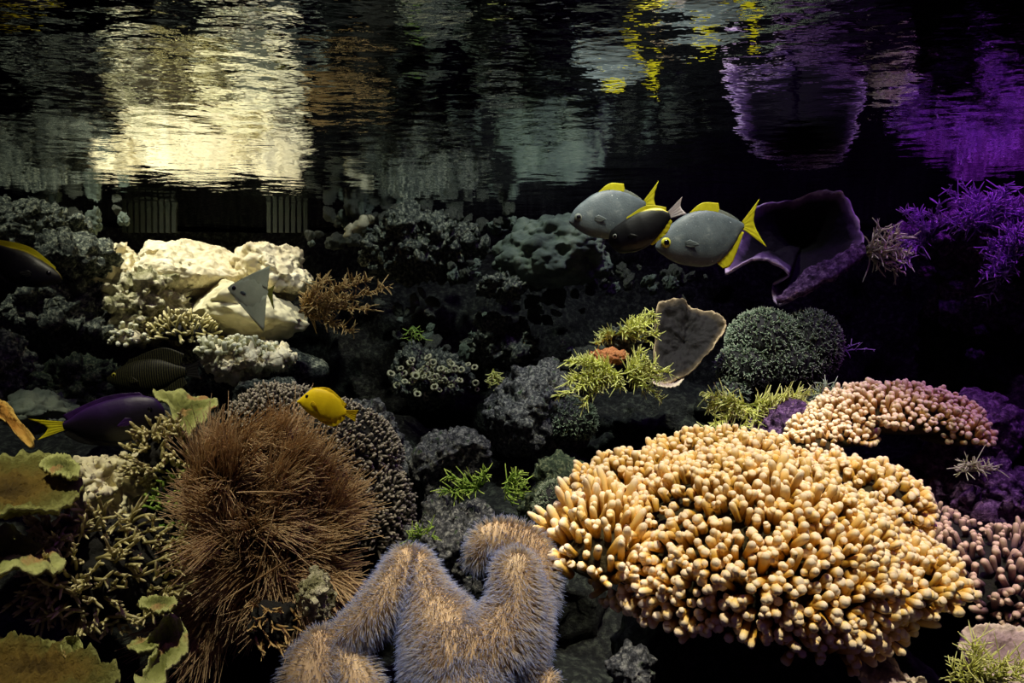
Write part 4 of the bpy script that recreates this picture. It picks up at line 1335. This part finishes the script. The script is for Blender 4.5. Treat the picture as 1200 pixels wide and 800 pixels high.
fish('surgeonfish', 'black fish with a yellow back edge and white tail between the two silver fish', .122,
     [(0, .03), (.03, .09), (.115, .162), (.4, .225), (.7, .235), (.90, .17), (1, .06)],
     [(0, -.08), (.03, -.15), (.11, -.24), (.337, -.31), (.57, -.29), (.815, -.176), (1, -.05)], .12, M['dark_fish'],
     [('tail_fin', [(.98, .06), (1.0, .01), (.98, -.04)], [(1.28, .19), (1.20, .06), (1.24, -.085)], M['fin_white']),
      ('dorsal_fin', [(.35, .20), (.7, .225), (.97, .08)], [(.40, .245), (.74, .285), (1.0, .14)], M['fin_yellow']),
      ('anal_fin', [(.55, -.28), (.8, -.17), (.98, -.04)], [(.60, -.32), (.86, -.23), (1.0, -.10)], M['fin_yellow'])],
     (.12, .03, .040, M['fin_grey']), at_px(749, 268, 1.50), -22, -14, None,
     back=lambda s_, b_: np.clip(b_ ** 2.2 * (0.25 + 0.85 * np.clip(s_ * 1.3 - 0.1, 0, 1)), 0, 1))

fish('tang', 'bright yellow tang swimming left above the brown bush', .0795,
     [(0, .02), (.05, .08), (.138, .197), (.247, .31), (.372, .35), (.578, .335), (.80, .24), (.94, .10), (1, .045)],
     [(0, -.02), (.075, -.04), (.168, -.118), (.338, -.2), (.556, -.255), (.784, -.24), (.92, -.13), (1, -.05)], .10, M['yellow'],
     [('tail_fin', [(.98, .045), (1.0, 0), (.98, -.05)], [(1.23, .10), (1.20, -.02), (1.21, -.145)], M['fin_tang']),
      ('dorsal_fin', [(.22, .28), (.55, .335), (.95, .08)], [(.26, .335), (.58, .385), (.985, .15)], M['fin_tang']),
      ('anal_fin', [(.45, -.22), (.75, -.24), (.97, -.06)], [(.50, -.27), (.80, -.32), (1.0, -.12)], M['fin_tang'])],
     (.195, .153, .034, M['eye_black']), at_px(377, 477, 1.22), 11.5, -6)

fish('tang', 'dark purple tang with a yellow tail facing right at the left side', .178,
     [(0, .04), (.03, .10), (.09, .165), (.27, .215), (.53, .205), (.77, .15), (.92, .075), (1, .045)],
     [(0, -.05), (.03, -.10), (.1, -.16), (.3, -.235), (.55, -.24), (.8, -.14), (.94, -.055), (1, -.035)], .10, M['purple'],
     [('tail_fin', [(.98, .045), (1.0, .005), (.98, -.035)], [(1.33, .13), (1.16, .01), (1.27, -.10)], M['fin_yellow']),
      ('dorsal_fin', [(.15, .17), (.5, .20), (.96, .05)], [(.22, .24), (.56, .245), (1.0, .115)], M['fin_purple']),
      ('anal_fin', [(.45, -.23), (.75, -.16), (.97, -.04)], [(.50, -.28), (.82, -.21), (1.0, -.09)], M['fin_black'])],
     (.12, .05, .026, M['eye_black']), at_px(134, 491, 1.46), 8, 6, None, True,
     back=lambda s_, b_: np.clip(b_ ** 0.9 * 1.0 - 0.12, 0, 1))

fish('tang', 'near-black sailfin tang with fine pale stripes facing left behind the purple one', .178,
     [(0, .03), (.06, .07), (.18, .14), (.40, .20), (.65, .20), (.88, .10), (1, .05)],
     [(0, -.03), (.06, -.07), (.18, -.14), (.40, -.20), (.65, -.19), (.88, -.09), (1, -.05)], .10, M['striped'],
     [('tail_fin', [(.98, .05), (1.0, 0), (.98, -.05)], [(1.18, .12), (1.15, 0), (1.18, -.12)], M['fin_black']),
      ('dorsal_fin', [(.22, .15), (.6, .20), (.93, .07)], [(.30, .22), (.72, .33), (1.0, .22)], M['striped']),
      ('anal_fin', [(.35, -.18), (.65, -.19), (.95, -.05)], [(.42, -.24), (.74, -.29), (1.0, -.16)], M['striped'])],
     (.12, .05, .03, M['eye_gold']), at_px(172, 440, 1.78), -6, 0)

fish('moonyfish', 'dull grey diamond-shaped fish in front of the pale smooth slab', .105,
     [(0, .02), (.08, .09), (.3, .22), (.55, .30), (.8, .22), (1, .05)],
     [(0, -.02), (.08, -.11), (.3, -.30), (.55, -.42), (.8, -.30), (1, -.05)], .032, M['silver_dull'],
     [('tail_fin', [(.98, .05), (1.0, 0), (.98, -.05)], [(1.16, .20), (1.12, -.05), (1.18, -.46)], M['fin_olive']),
      ('dorsal_fin', [(.05, .05), (.5, .25), (.97, .04)], [(.06, .09), (.50, .38), (1.02, .68)], M['silver_dull']),
      ('anal_fin', [(.05, -.05), (.5, -.34), (.97, -.05)], [(.06, -.10), (.50, -.56), (.94, -1.02)], M['silver_dull'])],
     (.14, .02, .05, M['eye_black']), at_px(291, 340, 2.08), 3, 36)

fish('surgeonfish', 'dark fish with a yellow back stripe cut off by the left frame edge', .165,
     [(0, .02), (.05, .06), (.2, .11), (.5, .15), (.8, .10), (1, .04)],
     [(0, -.03), (.05, -.09), (.2, -.20), (.5, -.28), (.8, -.18), (1, -.04)], .10, M['dark_fish'],
     [('tail_fin', [(.98, .05), (1.0, 0), (.98, -.05)], [(1.25, .17), (1.14, 0), (1.25, -.17)], M['fin_olive']),
      ('dorsal_fin', [(.1, .07), (.5, .145), (.96, .045)], [(.12, .11), (.52, .21), (1.0, .11)], M['fin_yellow']),
      ('anal_fin', [(.45, -.27), (.75, -.20), (.97, -.04)], [(.50, -.32), (.82, -.26), (1.0, -.09)], M['fin_black'])],
     (.14, .02, .03, M['eye_black']), at_px(28, 308, 1.62), -24, 0, None, True,
     back=lambda s_, b_: np.clip(b_ ** 3 * 0.9, 0, 1))
